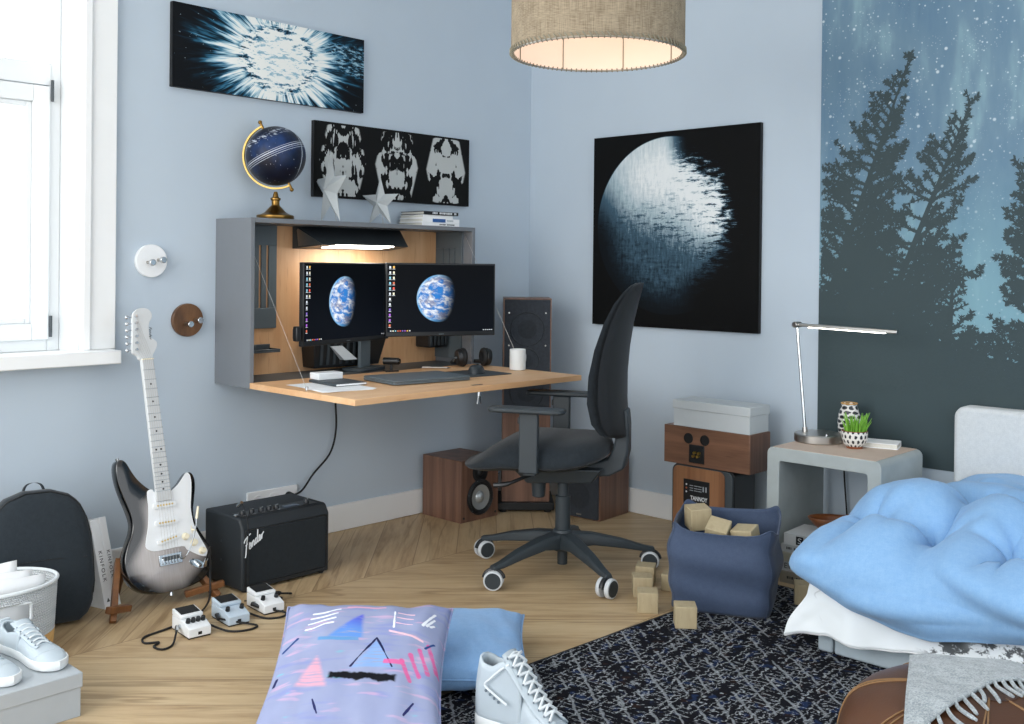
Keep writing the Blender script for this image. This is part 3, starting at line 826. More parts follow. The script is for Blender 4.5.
def book(name, label, loc, L, Wd, H, cover, rz, group=None, extra=None, rot=None):
    """lies flat; spine on -Y side, length along X"""
    t = thing(name, label, 'book', loc, rot or (0, 0, rz), group)
    c = MB()
    c.box(-L/2, L/2, -Wd/2, Wd/2, 0, .003); c.box(-L/2, L/2, -Wd/2, Wd/2, H-.003, H); c.box(-L/2, L/2, -Wd/2, -Wd/2+.003, .003, H-.003)
    c.build('cover', cover, t, bevel=.0006)
    bx('pages', MT['paper_edge'], (-L/2+.003, L/2-.003, -Wd/2+.003, Wd/2-.004, .003, H-.003), t, bevel=0)
    if extra: extra(t)
    return t
def marks(t, mat, x0, x1, y, zc_, h, seed):
    """tiny blurred spine lettering: uneven letter-like ticks"""
    rnd = random.Random(seed)
    def fn(b):
        x = x0
        while x < x1:
            w_ = h*rnd.uniform(.35, .75)
            if rnd.random() < .86: b.box(x, x+w_, y-.0004, y+.0002, zc_-h/2*rnd.uniform(.6, 1), zc_+h/2)
            x += w_+h*.28
    return one('spine_lettering', mat, fn, t, smooth=False)
def spine_marks(L, Wd, H, mat, x0, x1, h, seed):
    return lambda t: marks(t, mat, x0, x1, -Wd/2-.0001, H/2, h, seed)
# stack of books at the right end; spines face the room (+x)
gx, gy = .12, -.835
book('book', 'lowest book of the stack on the desk cabinet, white with small grey spine lettering', (gx, gy, zc), .235, .17, .018, MT['paper'], R(90), None, spine_marks(.235, .17, .018, MT['ink'], -.01, .085, .007, 1))
def blue_block(t):
    bx('spine_label', MT['blue_print'], (-.055, .025, -.0862, -.0848, .001, .017), t, bevel=0); marks(t, MT['card_grey'], .035, .075, -.0851, .009, .008, 6)
book('book', 'white book with a blue spine label, second from the bottom on the desk cabinet', (gx, gy+.002, zc+.0185), .232, .17, .018, MT['paper'], R(90), None, blue_block)
book('book', 'plain white book between the blue-labelled and the black-spined one', (gx-.006, gy-.012, zc+.037), .19, .165, .016, MT['paper'], R(91), None, None)
book('book', 'topmost book of the cabinet stack, black spine with white lettering', (gx, gy+.004, zc+.0535), .215, .168, .016, MT['black_plastic'], R(89), None, spine_marks(.215, .168, .016, MT['white_print'], -.065, .095, .0105, 2))
# ------------------------------------------------------------------ wall hooks, socket strip, desk cable
def hook_disc(label, y, z, r, m, pins):
    t = thing('wall_hook', label, 'wall hook', (0, y, z))
    one('disc', m, lambda b: b.cyl((.0005, 0, 0), (.02, 0, 0), r, seg=48), t, bevel=.002)
    for py, pz in pins:
        p_ = one('peg', MT['steel'], lambda b: b.cyl((.02, py, pz), (.055, py, pz), .0065, seg=14), t)
        one('knob', MT['chrome'], lambda b: b.cyl((.05, py, pz), (.066, py, pz), .0125, seg=18), p_, bevel=.002)
hook_disc('round white wall hook beside the window casing, with two steel pegs', -2.178, 1.216, .064, MT['white_plastic'], ((-.018, -.006), (.026, .004)))
hook_disc('round brown wooden wall hook between the guitar head and the desk cabinet', -2.022, .981, .066, MT['disc_wood'], ((-.012, -.014), (.03, .0)))
t = thing('socket_strip', 'white wall socket strip above the amplifier on the left wall', 'socket', (0, -1.615, .205))
bx('plate', MT['white_plastic'], (.0005, .012, -.125, .125, -.04, .04), t, bevel=.003)
for k in (-1, 0, 1):
    s_ = one('socket', MT['white_plastic'], lambda b: b.tube([(.0125, k*.075+.021*cos(a*pi/10), .021*sin(a*pi/10)) for a in range(20)], .0025, 8, closed=True), t)
    one('pin_hole', MT['dark_grey'], lambda b: b.cyl((.0118, k*.075-.009, 0), (.0124, k*.075-.009, 0), .0025, seg=10), s_)
    one('pin_hole', MT['dark_grey'], lambda b: b.cyl((.0118, k*.075+.009, 0), (.0124, k*.075+.009, 0), .0025, seg=10), s_)
t = thing('power_cable', 'black power cable hanging from the desk to the wall socket', 'cable', (.03, -1.31, .717))
def rel(pts, o): return [tuple(V(p)-V(o)) for p in pts]
one('cord', MT['rubber'], lambda b: b.tube(catmull(rel([(.03, -1.31, .716), (.03, -1.305, .60), (.03, -1.30, .47), (.028, -1.33, .365), (.03, -1.42, .285), (.045, -1.49, .225), (.04, -1.535, .208)], t.location), 8), .0045, 8), t)
one('plug', MT['rubber'], lambda b: b.cyl(V((.0135, -1.54, .205))-t.location, V((.05, -1.54, .206))-t.location, .018, .014, seg=18), t, bevel=.003)

# ------------------------------------------------------------------ electric guitar on a folding wooden stand
GB = V((.412, -2.297, .046)); LEAN = R(15.3)
gt_ = thing('electric_guitar', 'electric guitar with silver and black body leaning on a wooden stand', 'guitar', GB, (0, 0, 0))
gm = M4(((0, -sin(LEAN), cos(LEAN)), (1, 0, 0), (0, cos(LEAN), sin(LEAN)))).to_4x4()   # local x -> world +y, y -> up the neck, z -> out of the front
gt_.rotation_euler = gm.to_euler(); gt_.scale = (1.05, 1.05, 1.05)
BODY = [(0, 0), (-58, 3), (-108, 19), (-143, 52), (-157, 95), (-154, 138), (-139, 178), (-121, 214), (-115, 248), (-124, 290), (-138, 336), (-148, 380), (-151, 422), (-145, 450), (-129, 458), (-113, 448), (-99, 420), (-81, 388), (-54, 358), (-29, 338),
        (-27, 334), (27, 330), (38, 333), (56, 340), (74, 354), (90, 372), (105, 384), (119, 380), (127, 360), (126, 330), (117, 290), (108, 252), (109, 215), (121, 184), (140, 148), (156, 112), (156, 78), (142, 44), (110, 15), (58, 2)]
pts = catmull([(x/1000, y/1000, 0) for x, y in BODY], 3, True)
poly = [(p.x, p.y) for p in pts]
def inset(poly, d):
    n = len(poly); out = []
    for i in range(n):
        a, c = V((*poly[i-1], 0)), V((*poly[(i+1) % n], 0)); t_ = (c-a).normalized()
        out.append((poly[i][0]+t_.y*-d*SG, poly[i][1]+t_.x*d*SG))
    return out
ar = sum(poly[i-1][0]*poly[i][1]-poly[i][0]*poly[i-1][1] for i in range(len(poly)))
SG = 1 if ar > 0 else -1
def gbody(b):
    prof = [(.006, -.021), (.0022, -.0195), (.0, -.015), (0, .015), (.0022, .0195), (.006, .021)]
    b.loft([[(x, y, z) for x, y in inset(poly, d)] for d, z in prof])
def burst2():
    x, y, z = coords()
    w_ = .122+.036*mth('COSINE', (y-.09)*23.0)
    e = mx(ab(x)/w_, ab(y-.165)/.178)
    e2 = sq((x/w_)*(x/w_)*.85+((y-.165)/.178)*((y-.165)/.178)*.85)
    k = sm(.60, 1.0, mx(e2, e*.97))
    k = mx(k, lt(z, .014))
    gr = noi(vec(x*30.0, y*1.2, 0.0), 9.0, 3.0)
    silver = mixc(lin('#9a9390'), lin('#b3adaa'), gr)
    return {'Base Color': mixc(silver, lin('#08090b'), k), 'Roughness': .16, 'Coat Weight': .6, 'Coat Roughness': .05}
one('body', shader('silver_burst', burst2), gbody, gt_, ang=50)
def G(name, mat, fn, parent=None, **k): return one(name, mat, fn, parent or gt_, **k)
ZF = .0212
PG = [(-58, 322), (-54, 342), (-36, 345), (-28, 334), (28, 331), (40, 334), (62, 348), (82, 368), (100, 384), (113, 374), (115, 345), (109, 306), (101, 264), (102, 225), (109, 190), (126, 150), (141, 118), (145, 101), (135, 91), (112, 98), (88, 112), (66, 126), (50, 140), (-40, 140), (-72, 148), (-84, 162), (-78, 190), (-68, 222), (-62, 256), (-58, 290)]
pgp = [(p.x, p.y) for p in catmull([(x/1000*.96, y/1000, 0) for x, y in PG], 3, True)]
G('pickguard', MT['white_plastic'], lambda b: b.prism(pgp, ZF, ZF+.0025), bevel=.0006)
for k, (py, tilt) in enumerate(((.287, 0), (.229, 0), (.172, R(9)))):
    pk = G('pickup', MT['white_plastic'], lambda b: b.at((0, py, ZF+.0026), (0, 0, tilt)).prism(rrect(-.042, .042, -.009, .009, .008), 0, .008), bevel=.001)
    for q in range(6): one('pole_piece', MT['gold_pin'], lambda b: b.at((0, py, ZF+.0026), (0, 0, tilt)).cyl((-.026+q*.0104, 0, .0078), (-.026+q*.0104, 0, .0095), .0033, seg=10), pk)
br = G('bridge', MT['chrome'], lambda b: b.box(-.041, .041, .088, .124, ZF, ZF+.006), bevel=.001)
for q in range(6): one('saddle', MT['chrome'], lambda b: b.box(-.032+q*.0108, -.023+q*.0108, .092, .112, ZF+.006, ZF+.012), br, bevel=.001)
one('bridge_cover', MT['dark_grey'], lambda b: b.box(-.028, .030, .103, .116, ZF+.0121, ZF+.0128), br)
G('tremolo_arm', MT['chrome'], lambda b: b.tube(catmull([(.036, .100, ZF+.006), (.042, .102, ZF+.02), (.060, .13, ZF+.034), (.084, .19, ZF+.04), (.092, .226, ZF+.042)], 5), .0022, 8))
G('arm_tip', MT['cream'], lambda b: b.cyl((.0915, .222, ZF+.042), (.102, .262, ZF+.043), .0048, .0038, seg=12))
for kx, ky in ((.062, .170), (.091, .145), (.118, .112)):
    G('knob', MT['cream'], lambda b: b.lathe([(0, 0), (.0125, 0), (.0125, .003), (.0105, .005), (.009, .015), (0, .015)], 20)).location = (kx, ky, ZF+.0026)
G('selector_switch', MT['cream'], lambda b: (b.box(.088, .091, .176, .202, ZF+.0026, ZF+.0034), b.tube([(.0895, .189, ZF+.003), (.098, .183, ZF+.018)], .0032, 8)))
jp = G('jack_plate', MT['chrome'], lambda b: b.at((.094, .073, ZF+.0004), (0, 0, R(-28))).prism([(.031*cos(a*pi/12), .0135*sin(a*pi/12)) for a in range(24)], 0, .003), bevel=.001)
MT['maple'] = plain('maple', '#c9cccd', .3, nscale=20, var=.04)
G('neck', MT['maple'], lambda b: b.hexa([(-.028, .30, ZF+.0005), (.028, .30, ZF+.0005), (.028, .30, ZF+.0118), (-.028, .30, ZF+.0118)], [(-.0212, .795, ZF-.008), (.0212, .795, ZF-.008), (.0212, .795, ZF+.0118), (-.0212, .795, ZF+.0118)]), bevel=.003)
S_ = .648; NUT = .790
for n in range(1, 22):
    y = NUT-S_*(1-2**(-n/12))
    hw = .0212+(.028-.0212)*(NUT-y)/(NUT-.30)
    if y > .305: G('fret', MT['chrome'], lambda b: b.tube([(-hw, y, ZF+.0122), (hw, y, ZF+.0122)], .0010, 6))
dots = []
for n in (3, 5, 7, 9, 12, 15, 17, 19, 21):
    y0 = NUT-S_*(1-2**(-(n-1)/12)); y1 = NUT-S_*(1-2**(-n/12))
    for x in ((-.009, .009) if n == 12 else (0,)):
        G('fret_dot', MT['black_plastic'], lambda b: b.cyl((x, (y0+y1)/2, ZF+.0117), (x, (y0+y1)/2, ZF+.0123), .0034, seg=14))
G('nut', MT['cream'], lambda b: b.box(-.0212, .0212, NUT-.001, NUT+.003, ZF+.009, ZF+.0145), bevel=.0005)
HS = [(-21, 790), (21, 790), (26, 806), (37, 822), (46, 838), (46, 852), (36, 862), (26, 868), (22, 884), (23, 905), (28, 925), (38, 938), (40, 956), (28, 972), (8, 976), (-12, 972), (-27, 958), (-33, 940), (-36, 912), (-43, 860), (-48, 826), (-44, 815), (-30, 806)]
hsp = [(p.x, p.y) for p in catmull([(-x/1000 if False else x/1000, y/1000, 0) for x, y in HS], 3, True)]
G('headstock', MT['maple'], lambda b: b.prism(hsp, ZF-.012, ZF+.002), bevel=.0015)
for q in range(6):
    y = .828+q*.0235; x = -.033+q*.0024
    tn = G('tuner', MT['chrome'], lambda b: b.cyl((x, y, ZF+.002), (x, y, ZF+.012), .0046, seg=12))
    one('tuner_button', MT['chrome'], lambda b: (b.tube([(x-.012, y, ZF-.006), (x-.024, y, ZF-.006)], .0025, 8), b.sphere((x-.028, y, ZF-.006), .007, 12, 8, (1, 1, .6))), tn)
    G('string', MT['steel'], lambda b: b.tube([(-.0275+q*.011, .10, ZF+.0125), (-.017+q*.0068, NUT, ZF+.0147), (x, y, ZF+.007)], .0005, 5))
text_mesh('head_lettering', 'Fender', .016, MT['ink'], gt_, frame((.026, .885, ZF+.0021), (-.10, -1, 0), (1, -.10, 0)), shear=.3)
for x, y, a in ((-.131, .454, R(110)), (0, -.001, R(-90))):
    G('strap_button', MT['chrome'], lambda b: b.cyl((x, y, 0), (x+cos(a)*.012, y+sin(a)*.012, 0), .005, .0065, seg=12))

st_ = thing('guitar_stand', 'folding brown wooden stand under the electric guitar', 'guitar stand', (.40, -2.33, 0))
def SP(name, fn, **k):
    b = MB(); b.at((-.40, 2.33, 0)); fn(b); return b.build(name, MT['stand_wood'], st_, bevel=.002, **k)
def plank(b, p, q, w, th, up=(0, 1, 0)):
    p, q = V(p), V(q); d = (q-p).normalized(); n = V(up); n = (n-d*n.dot(d)).normalized(); m = d.cross(n)
    def rg(c): return [c+n*th/2+m*w/2, c-n*th/2+m*w/2, c-n*th/2-m*w/2, c+n*th/2-m*w/2]
    b.loft([rg(p), rg(q)])
for y, s in ((-2.475, -1), (-2.19, 1)):
    SP('front_leg', lambda b: plank(b, (.455, y+s*.055, .0), (.312, y-s*.03, .165), .034, .02, (0, 1, .2)))
    SP('rear_leg', lambda b: plank(b, (.20, y-s*.07, .0), (.312, y-s*.06, .185), .034, .018, (0, 1, .2)))
    SP('rest_arm', lambda b: plank(b, (.425, y-s*(.02 if s < 0 else .06), .028), (.46, y+s*.075, .048), .022, .02, (1, 0, 0)))
SP('crossbar', lambda b: b.box(.298, .318, -2.44, -2.21, .10, .125))

# ------------------------------------------------------------------ amplifier
AX, AY0, AY1, AZ = .49, -2.062, -1.672, .272
am = thing('guitar_amplifier', 'black guitar combo amplifier standing beside the guitar, with white script', 'amplifier', (AX-.16, (AY0+AY1)/2, 0))
hw = (AY1-AY0)/2; D0, D1 = -.10, .16
one('cabinet', MT['tolex'], lambda b: b.prism([(D0, .008), (D1, .008), (D1, AZ-.035), (D1-.02, AZ-.004), (D1-.03, AZ), (D0, AZ)], -hw, hw, 'y'), am, bevel=.008, seg=3)
one('grille', MT['grille_cloth'], lambda b: b.box(D1-.001, D1+.004, -hw+.02, hw-.018, .03, AZ-.045), am, bevel=.003)
one('piping', MT['black_plastic'], lambda b: b.tube([(D1+.001, y, z) for y, z in rrect(-hw+.016, hw-.014, .026, AZ-.041, .006)], .0025, 8, closed=True), am)
one('control_panel', MT['black_plastic'], lambda b: b.box(D1-.105, D1-.035, -hw+.02, hw-.03, AZ-.001, AZ+.002), am, bevel=.001)
for y in (-.155, -.115, -.075, -.04, -.008, .13):
    kn = one('knob', MT['black_plastic'], lambda b: b.lathe([(0, 0), (.0105, 0), (.0098, .014), (.0085, .016), (0, .016)], 20), am); kn.location = (D1-.062, y, AZ+.002)
    one('pointer', MT['white_print'], lambda b: b.box(-.0008, .0008, .003, .0085, .0161, .0165), kn)
one('display', MT['amp_lcd'], lambda b: b.box(D1-.08, D1-.05, .025, .09, AZ+.0021, AZ+.003), am)
one('input_jack', MT['chrome'], lambda b: b.cyl((D1-.062, -.182, AZ+.002), (D1-.062, -.182, AZ+.007), .008, seg=16), am)
one('panel_lettering', MT['white_print'], lambda b: [b.box(D1-.046, D1-.045, y-.006, y+.006, AZ+.0021, AZ+.0023) for y in (-.155, -.115, -.075, -.04, -.008)], am)
def script(b):
    S = .046; F_ = frame((D1+.0045, -.180, .150), (0, .87, .49), (0, -.30, .95))
    strokes = [[(.22, 1.0), (.12, .5), (.05, .1), (-.02, -.25), (-.10, -.30)], [(-.12, .78), (-.02, .95), (.2, 1.02), (.55, 1.10)], [(.02, .48), (.15, .53), (.36, .58)],
        [(.36, .18), (.50, .28), (.52, .44), (.42, .46), (.36, .25), (.42, .05), (.56, .10), (.68, .44), (.66, .05), (.74, .34), (.86, .45), (.88, .28), (.87, .06), (.98, .10)],
        [(1.20, .40), (1.08, .44), (1.0, .24), (1.05, .06), (1.17, .20), (1.27, .62), (1.30, .98), (1.23, .4), (1.24, .06), (1.36, .12), (1.48, .24), (1.52, .42), (1.43, .46), (1.38, .25), (1.44, .05), (1.58, .12), (1.68, .42), (1.67, .05), (1.74, .34), (1.90, .46)]]
    for st in strokes:
        P = catmull([(x+y*.28, y, 0) for x, y in st], 5)
        b.tube([F_ @ (V(p)*S) for p in P], .0021, 6)
one('script_lettering', MT['white_print'], script, am)
for x in (D0+.02, D1-.02):
    for y in (-hw+.025, hw-.025): one('rubber_foot', MT['rubber'], lambda b: b.cyl((x, y, 0), (x, y, .009), .011, seg=14), am)
for z in (.10, .17):
    for x in (.02,): one('screw', MT['dark_grey'], lambda b: b.cyl((x, -hw-.0001, z), (x, -hw-.002, z), .004, seg=10), am)

# ------------------------------------------------------------------ effect pedals and their cables
def pedal(label, x, y, rz, m, nk):
    t = thing('effect_pedal', label, 'effect pedal', (x, y, 0), (0, 0, rz), 'guitar effect pedals on the floor'); t.scale = (1.06, 1.06, 1.06)
    # local: width along Y, front towards +X
    one('case', m, lambda b: b.prism([(-.062, .004), (.062, .004), (.062, .030), (.018, .045), (-.062, .045)], -.036, .036, 'y'), t, bevel=.002)
    one('base_plate', MT['rubber'], lambda b: b.box(-.06, .06, -.034, .034, 0, .004), t)
    tr = one('treadle', m, lambda b: b.prism([(-.062, .046), (.004, .046), (.004, .056), (-.062, .064)], -.0365, .0365, 'y'), t, bevel=.003)
    one('rubber_pad', MT['rubber'], lambda b: b.prism([(-.055, .0635), (-.006, .0578), (-.006, .0592), (-.055, .0655)], -.03, .03, 'y'), tr)
    for k in range(nk):
        yy = lerp(-.024, .024, k/(nk-1)) if nk > 1 else 0
        kn = one('knob', MT['black_plastic'], lambda b: b.lathe([(0, 0), (.0075, 0), (.0065, .013), (0, .013)], 14), t, bevel=.001); kn.location = (.028, yy, .041); kn.rotation_euler = (0, R(18), 0)
    one('check_light', MT['black_plastic'], lambda b: b.box(.0618, .0628, -.006, .006, .010, .019), t)
    for s in (-1, 1): one('jack_socket', MT['chrome'], lambda b: b.cyl((.0, s*.036, .024), (0, s*.041, .024), .0075, seg=14), t)
    return t
MT['pedal_blue'] = plain('pedal_blue', '#bccbd8', .45, var=.02)
p1 = pedal('white effect pedal with four knobs, nearest the guitar stand', .712, -2.384, R(-5), MT['white_plastic'], 4)
p2 = pedal('pale blue effect pedal between the two white ones', .699, -2.232, R(-5), MT['pedal_blue'], 2)
p3 = pedal('white effect pedal with two knobs, lying below the amplifier corner', .682, -2.084, R(-5), MT['white_plastic'], 2)
def cable(label, pts, plug_m=None, n=7, r=.0036, ends=(True, True)):
    t = thing('audio_cable', label, 'cable', pts[0])
    P = catmull(rel(pts, pts[0]), n)
    one('cord', MT['rubber'], lambda b: b.tube(P, r, 8), t)
    for e, a, c in ((ends[0], P[0], P[2]), (ends[1], P[-1], P[-3])):
        if e:
            d = (V(c)-V(a)).normalized()
            one('plug', plug_m or MT['black_plastic'], lambda b: b.cyl(V(a)-d*.004, V(a)+d*.03, .0075, .006, seg=12), t)
    return t
def jack(p, s): return tuple(p.matrix_basis @ V((0, s*.046, .024)))
zf = .0042
j = jack(p1, -1)
cable('black cable from the guitar jack along the floor to the four-knob pedal', [tuple(gm @ V((.112, .064, ZF+.022))*1.05+GB), (.50, -2.195, .20), (.475, -2.18, .10), (.52, -2.21, .02), (.60, -2.31, zf), (.64, -2.43, zf), (.66, -2.52, zf), (.71, -2.545, zf), (.735, -2.51, zf), (.76, -2.54, zf), (.80, -2.53, zf), (.785, -2.49, zf), (.75, -2.46, .02), j], MT['chrome'])
a, c = jack(p1, 1), jack(p2, -1)
cable('short black patch cable looping between the white and the blue pedal', [a, (.735, -2.335, .02), (.80, -2.30, zf), (.835, -2.25, zf), (.82, -2.205, zf), (.765, -2.245, .012), (.72, -2.285, .022), c])
a, c = jack(p2, 1), jack(p3, -1)
cable('short black patch cable looping from the blue pedal below the amplifier corner', [a, (.715, -2.18, .018), (.78, -2.145, zf), (.805, -2.095, zf), (.775, -2.065, zf), (.725, -2.11, .015), c])
a = jack(p3, 1)
cable('tangled black cable heap behind the last pedal, in front of the amplifier', [a, (.66, -2.02, .016), (.635, -1.985, zf), (.60, -2.005, .008), (.605, -2.06, .012), (.63, -2.04, .014), (.615, -1.98, .012), (.585, -1.965, .010), (.57, -2.0, .008), (.595, -2.045, .02), (.63, -2.00, .022), (.645, -1.955, .016), (.62, -1.94, .006)], MT['chrome'], ends=(True, False))
cable('thin black cable hanging down the front of the amplifier', [(AX-.06, -2.040, AZ+.04), (AX-.03, -2.042, AZ+.05), (AX+.013, -2.044, AZ-.02), (AX+.013, -2.042, .15), (AX+.014, -2.040, .02), (AX+.05, -2.045, zf), (.60, -2.09, .012), (.615, -2.125, .02)], MT['chrome'], ends=(True, False), r=.0022)
# ------------------------------------------------------------------ backpack
bp = thing('backpack', 'dark rounded backpack leaning on the wall below the window', 'backpack', (.30, -2.712, 0), (0, 0, R(75)))
LB = R(10)
bp.rotation_euler = (Euler((0, 0, R(78))).to_matrix() @ Euler((-LB, 0, 0)).to_matrix()).to_euler()   # front faces -Y locally
BW = [(0, .12), (.015, .145), (.05, .164), (.12, .173), (.2, .172), (.28, .166), (.34, .154), (.385, .134), (.415, .108), (.433, .078), (.442, .04)]
def bp_ring(d, sc, dz=0):
    pts = []
    L_ = [(interp(BW, z), z) for z in [k*.442/22 for k in range(23)]]
    full = [(x, z) for x, z in L_]+[(-x, z) for x, z in L_[::-1]]
    cz = .21
    return [(x*sc, d, (z-cz)*sc+cz+dz) for x, z in full]
def bpb(b):
    prof = [(.075, .80), (.072, .90), (.055, .97), (.02, 1.0), (-.04, 1.0), (-.062, .97), (-.073, .90), (-.082, .75), (-.088, .5), (-.090, .2)]
    b.loft([bp_ring(d, s) for d, s in prof])
one('body', MT['backpack'], bpb, bp, ang=70)
one('zip_seam', MT['black_plastic'], lambda b: b.tube([p for p in bp_ring(-.063, .965)[4:42]], .003, 6), bp)
one('front_pocket_seam', MT['black_plastic'], lambda b: b.tube([(x, -.0905+abs(x)**2*.6, .205+.01*cos(x*9)) for x in [-.145+.29*k/20 for k in range(21)]], .0014, 6), bp)
one('carry_handle', MT['backpack'], lambda b: b.loft([[(x+dx, .03+dy, z) for dx, dy in ((-.003, -.011), (.003, -.011), (.003, .011), (-.003, .011))] for x, z in [(p.x, p.z) for p in catmull([(-.03, 0, .42), (-.032, 0, .44), (-.022, 0, .460), (0, 0, .467), (.022, 0, .460), (.032, 0, .44), (.03, 0, .42)], 4)]]), bp)
for s in (-1, 1): one('shoulder_strap', MT['backpack'], lambda b: b.tube(catmull([(s*.06, .07, .41), (s*.085, .095, .32), (s*.10, .10, .2), (s*.12, .075, .05)], 5), .012, 8), bp)

# two white books leaning on the wall
def lean_book(label, y0, th, fx, H, Dp, txt, size, lean, rz=R(17)):
    t = thing('book', label, 'book', (fx, y0, 0), (0, 0, 0), None)
    t.rotation_euler = (0, -lean, rz)
    c = MB()
    c.box(-Dp, 0, 0, .0025, 0, H); c.box(-Dp, 0, th-.0025, th, 0, H); c.box(-.003, 0, .0025, th-.0025, 0, H)
    c.build('cover', MT['paper'], t, bevel=.001)
    bx('pages', MT['paper_edge'], (-Dp+.004, -.003, .0025, th-.0025, .003, H-.003), t, bevel=0)
    text_mesh('spine_lettering', txt, size, MT['ink'], t, frame((.0002, th*.5, H*.47), (0, 0, -1), (0, 1, 0)), spacing=1.35)
    one('spine_emblem', MT['ink'], lambda b: b.prism([(th/2-.007, .022), (th/2+.007, .022), (th/2, .036)], 0, .0004, 'x'), t)
    return t
lean_book('white hardback with grey spine lettering, leaning beside the backpack', -2.485, .038, .305, .31, .21, 'KINFOLK', .021, R(15))
lean_book('white hardback leaning between the first white book and the guitar', -2.4475, .030, .2935, .312, .21, 'KINFOLK', .019, R(15))

# ------------------------------------------------------------------ woven basket with papers
bk = thing('basket', 'white woven basket with a cork base, full of papers, beside the shoebox', 'basket', (.495, -2.95, 0), (0, 0, R(-8)))
BH, BRX, BRY, NB, NZ = .228, .150, .205, 96, 46
def bpt(i, j):                   # local -Y... the handle hole looks along local +X
    a = 2*pi*i/NB; z = .07+(BH-.07)*j/NZ
    k = 1.0-.06*(1-z/BH); w_ = .0016*sin(j*pi)+.0018*(1 if j % 2 else -1)
    return ((BRX*k+w_)*cos(a), (BRY*k+w_)*sin(a), z)
def basket(b):
    g = [[b.v(bpt(i, j)) for j in range(NZ+1)] for i in range(NB)]
    for i in range(NB):
        aa = (i+.5)/NB*2*pi; aa = (aa+pi) % (2*pi)-pi; ab_ = (aa+2*pi) % (2*pi)-pi
        for j in range(NZ):
            z = .07+(BH-.07)*(j+.5)/NZ
            if .140 < z < .192 and (abs(aa) < .52): continue
            i2 = (i+1) % NB
            b.f([g[i][j], g[i2][j], g[i2][j+1], g[i][j+1]])
def weave_white():
    x, y, z = coords(); a = at2(y, x)
    st = sn(z*760.0+sn(a*110.0)*1.2)*.5+.5
    tw = sn(a*150.0+z*760.0*.5)*.5+.5
    h = st*.6+tw*.4
    return {'Base Color': mixc(lin('#b9c0c4'), lin('#e6e9ea'), h), 'Roughness': .85, 'Normal': bump(h, .9, .004)}
bo = one('woven_side', shader('white_weave', weave_white), basket, bk, solid=.006, fix=False)
one('rim', MT['lace'], lambda b: b.tube([(BRX*1.0*cos(2*pi*k/64), BRY*sin(2*pi*k/64), BH) for k in range(64)], .006, 8, closed=True), bk)
one('cork_base', MT['cork'], lambda b: (b.loft([[(rx*k*cos(2*pi*i/64), ry*k*sin(2*pi*i/64), z) for i in range(64)] for rx, ry, k, z in ((BRX-.012, BRY-.012, .94, 0), (BRX, BRY, .94, .006), (BRX+.003, BRY+.003, .957, .072))], True, False), b.loft([[(BRX*.93*cos(2*pi*i/64), BRY*.93*sin(2*pi*i/64), z) for i in range(64)] for z in (.06,)], True, True) if False else None), bk, solid=.004)
for s in (0,):
    one('handle_edge', MT['lace'], lambda b: b.tube([((BRX*.985+.002)*cos(a), (BRY*.985+.002)*sin(a), z) for a, z in [(.52*u, .166+.026*v) for u, v in rrect(-1, 1, -1, 1, .15, 3)]], .0045, 6, closed=True), bk)
for k, (dx, top, ang, lab) in enumerate(((.03, .300, -6, 'white paper sheet standing in the basket, tallest at the back'), (.055, .288, 2, 'white paper sheet standing in the middle of the basket'), (.080, .272, 6, 'white paper sheet standing at the front of the basket'))):
    t = thing('paper_sheet', lab, 'paper', (.495, -2.95, .075), (0, 0, R(-8+ang)))
    n = 10
    one('sheet', MT['paper'], lambda b: b.grid(lambda u, v: (dx+.018*sin(u*pi), lerp(-.13, (.085, .12, .15)[k], u), lerp(0.0, top-.075-(0.02*u if k else .01*(1-u)), v)), n, 6), t, solid=.0008)

# ------------------------------------------------------------------ sneakers and shoebox
def shoebox(name, label, x0, x1, y0, y1, z0, zl, zt, m, ov=.004):
    t = thing(name, label, 'box', ((x0+x1)/2, (y0+y1)/2, z0))
    hx, hy = (x1-x0)/2, (y1-y0)/2
    def tray_(b):
        b.box(-hx, hx, -hy, hy, 0, .002)
        for s in (-1, 1): b.box(s*hx-.001, s*hx+.001, -hy, hy, 0, zl-z0+.02); b.box(-hx, hx, s*hy-.001, s*hy+.001, 0, zl-z0+.02)
    one('tray', m, lambda b: b.box(-hx, hx, -hy, hy, 0, zt-z0-.003), t, bevel=.0015)
    hx += ov; hy += ov
    one('lid', m, lambda b: b.box(-hx, hx, -hy, hy, zl-z0, zt-z0), t, bevel=.0025)
    return t
shoebox('shoebox', 'grey lidded shoebox on the floor by the basket, carrying white sneakers', .75, 1.080, -3.17, -2.911, 0, .078, .1175, MT['card_grey'])

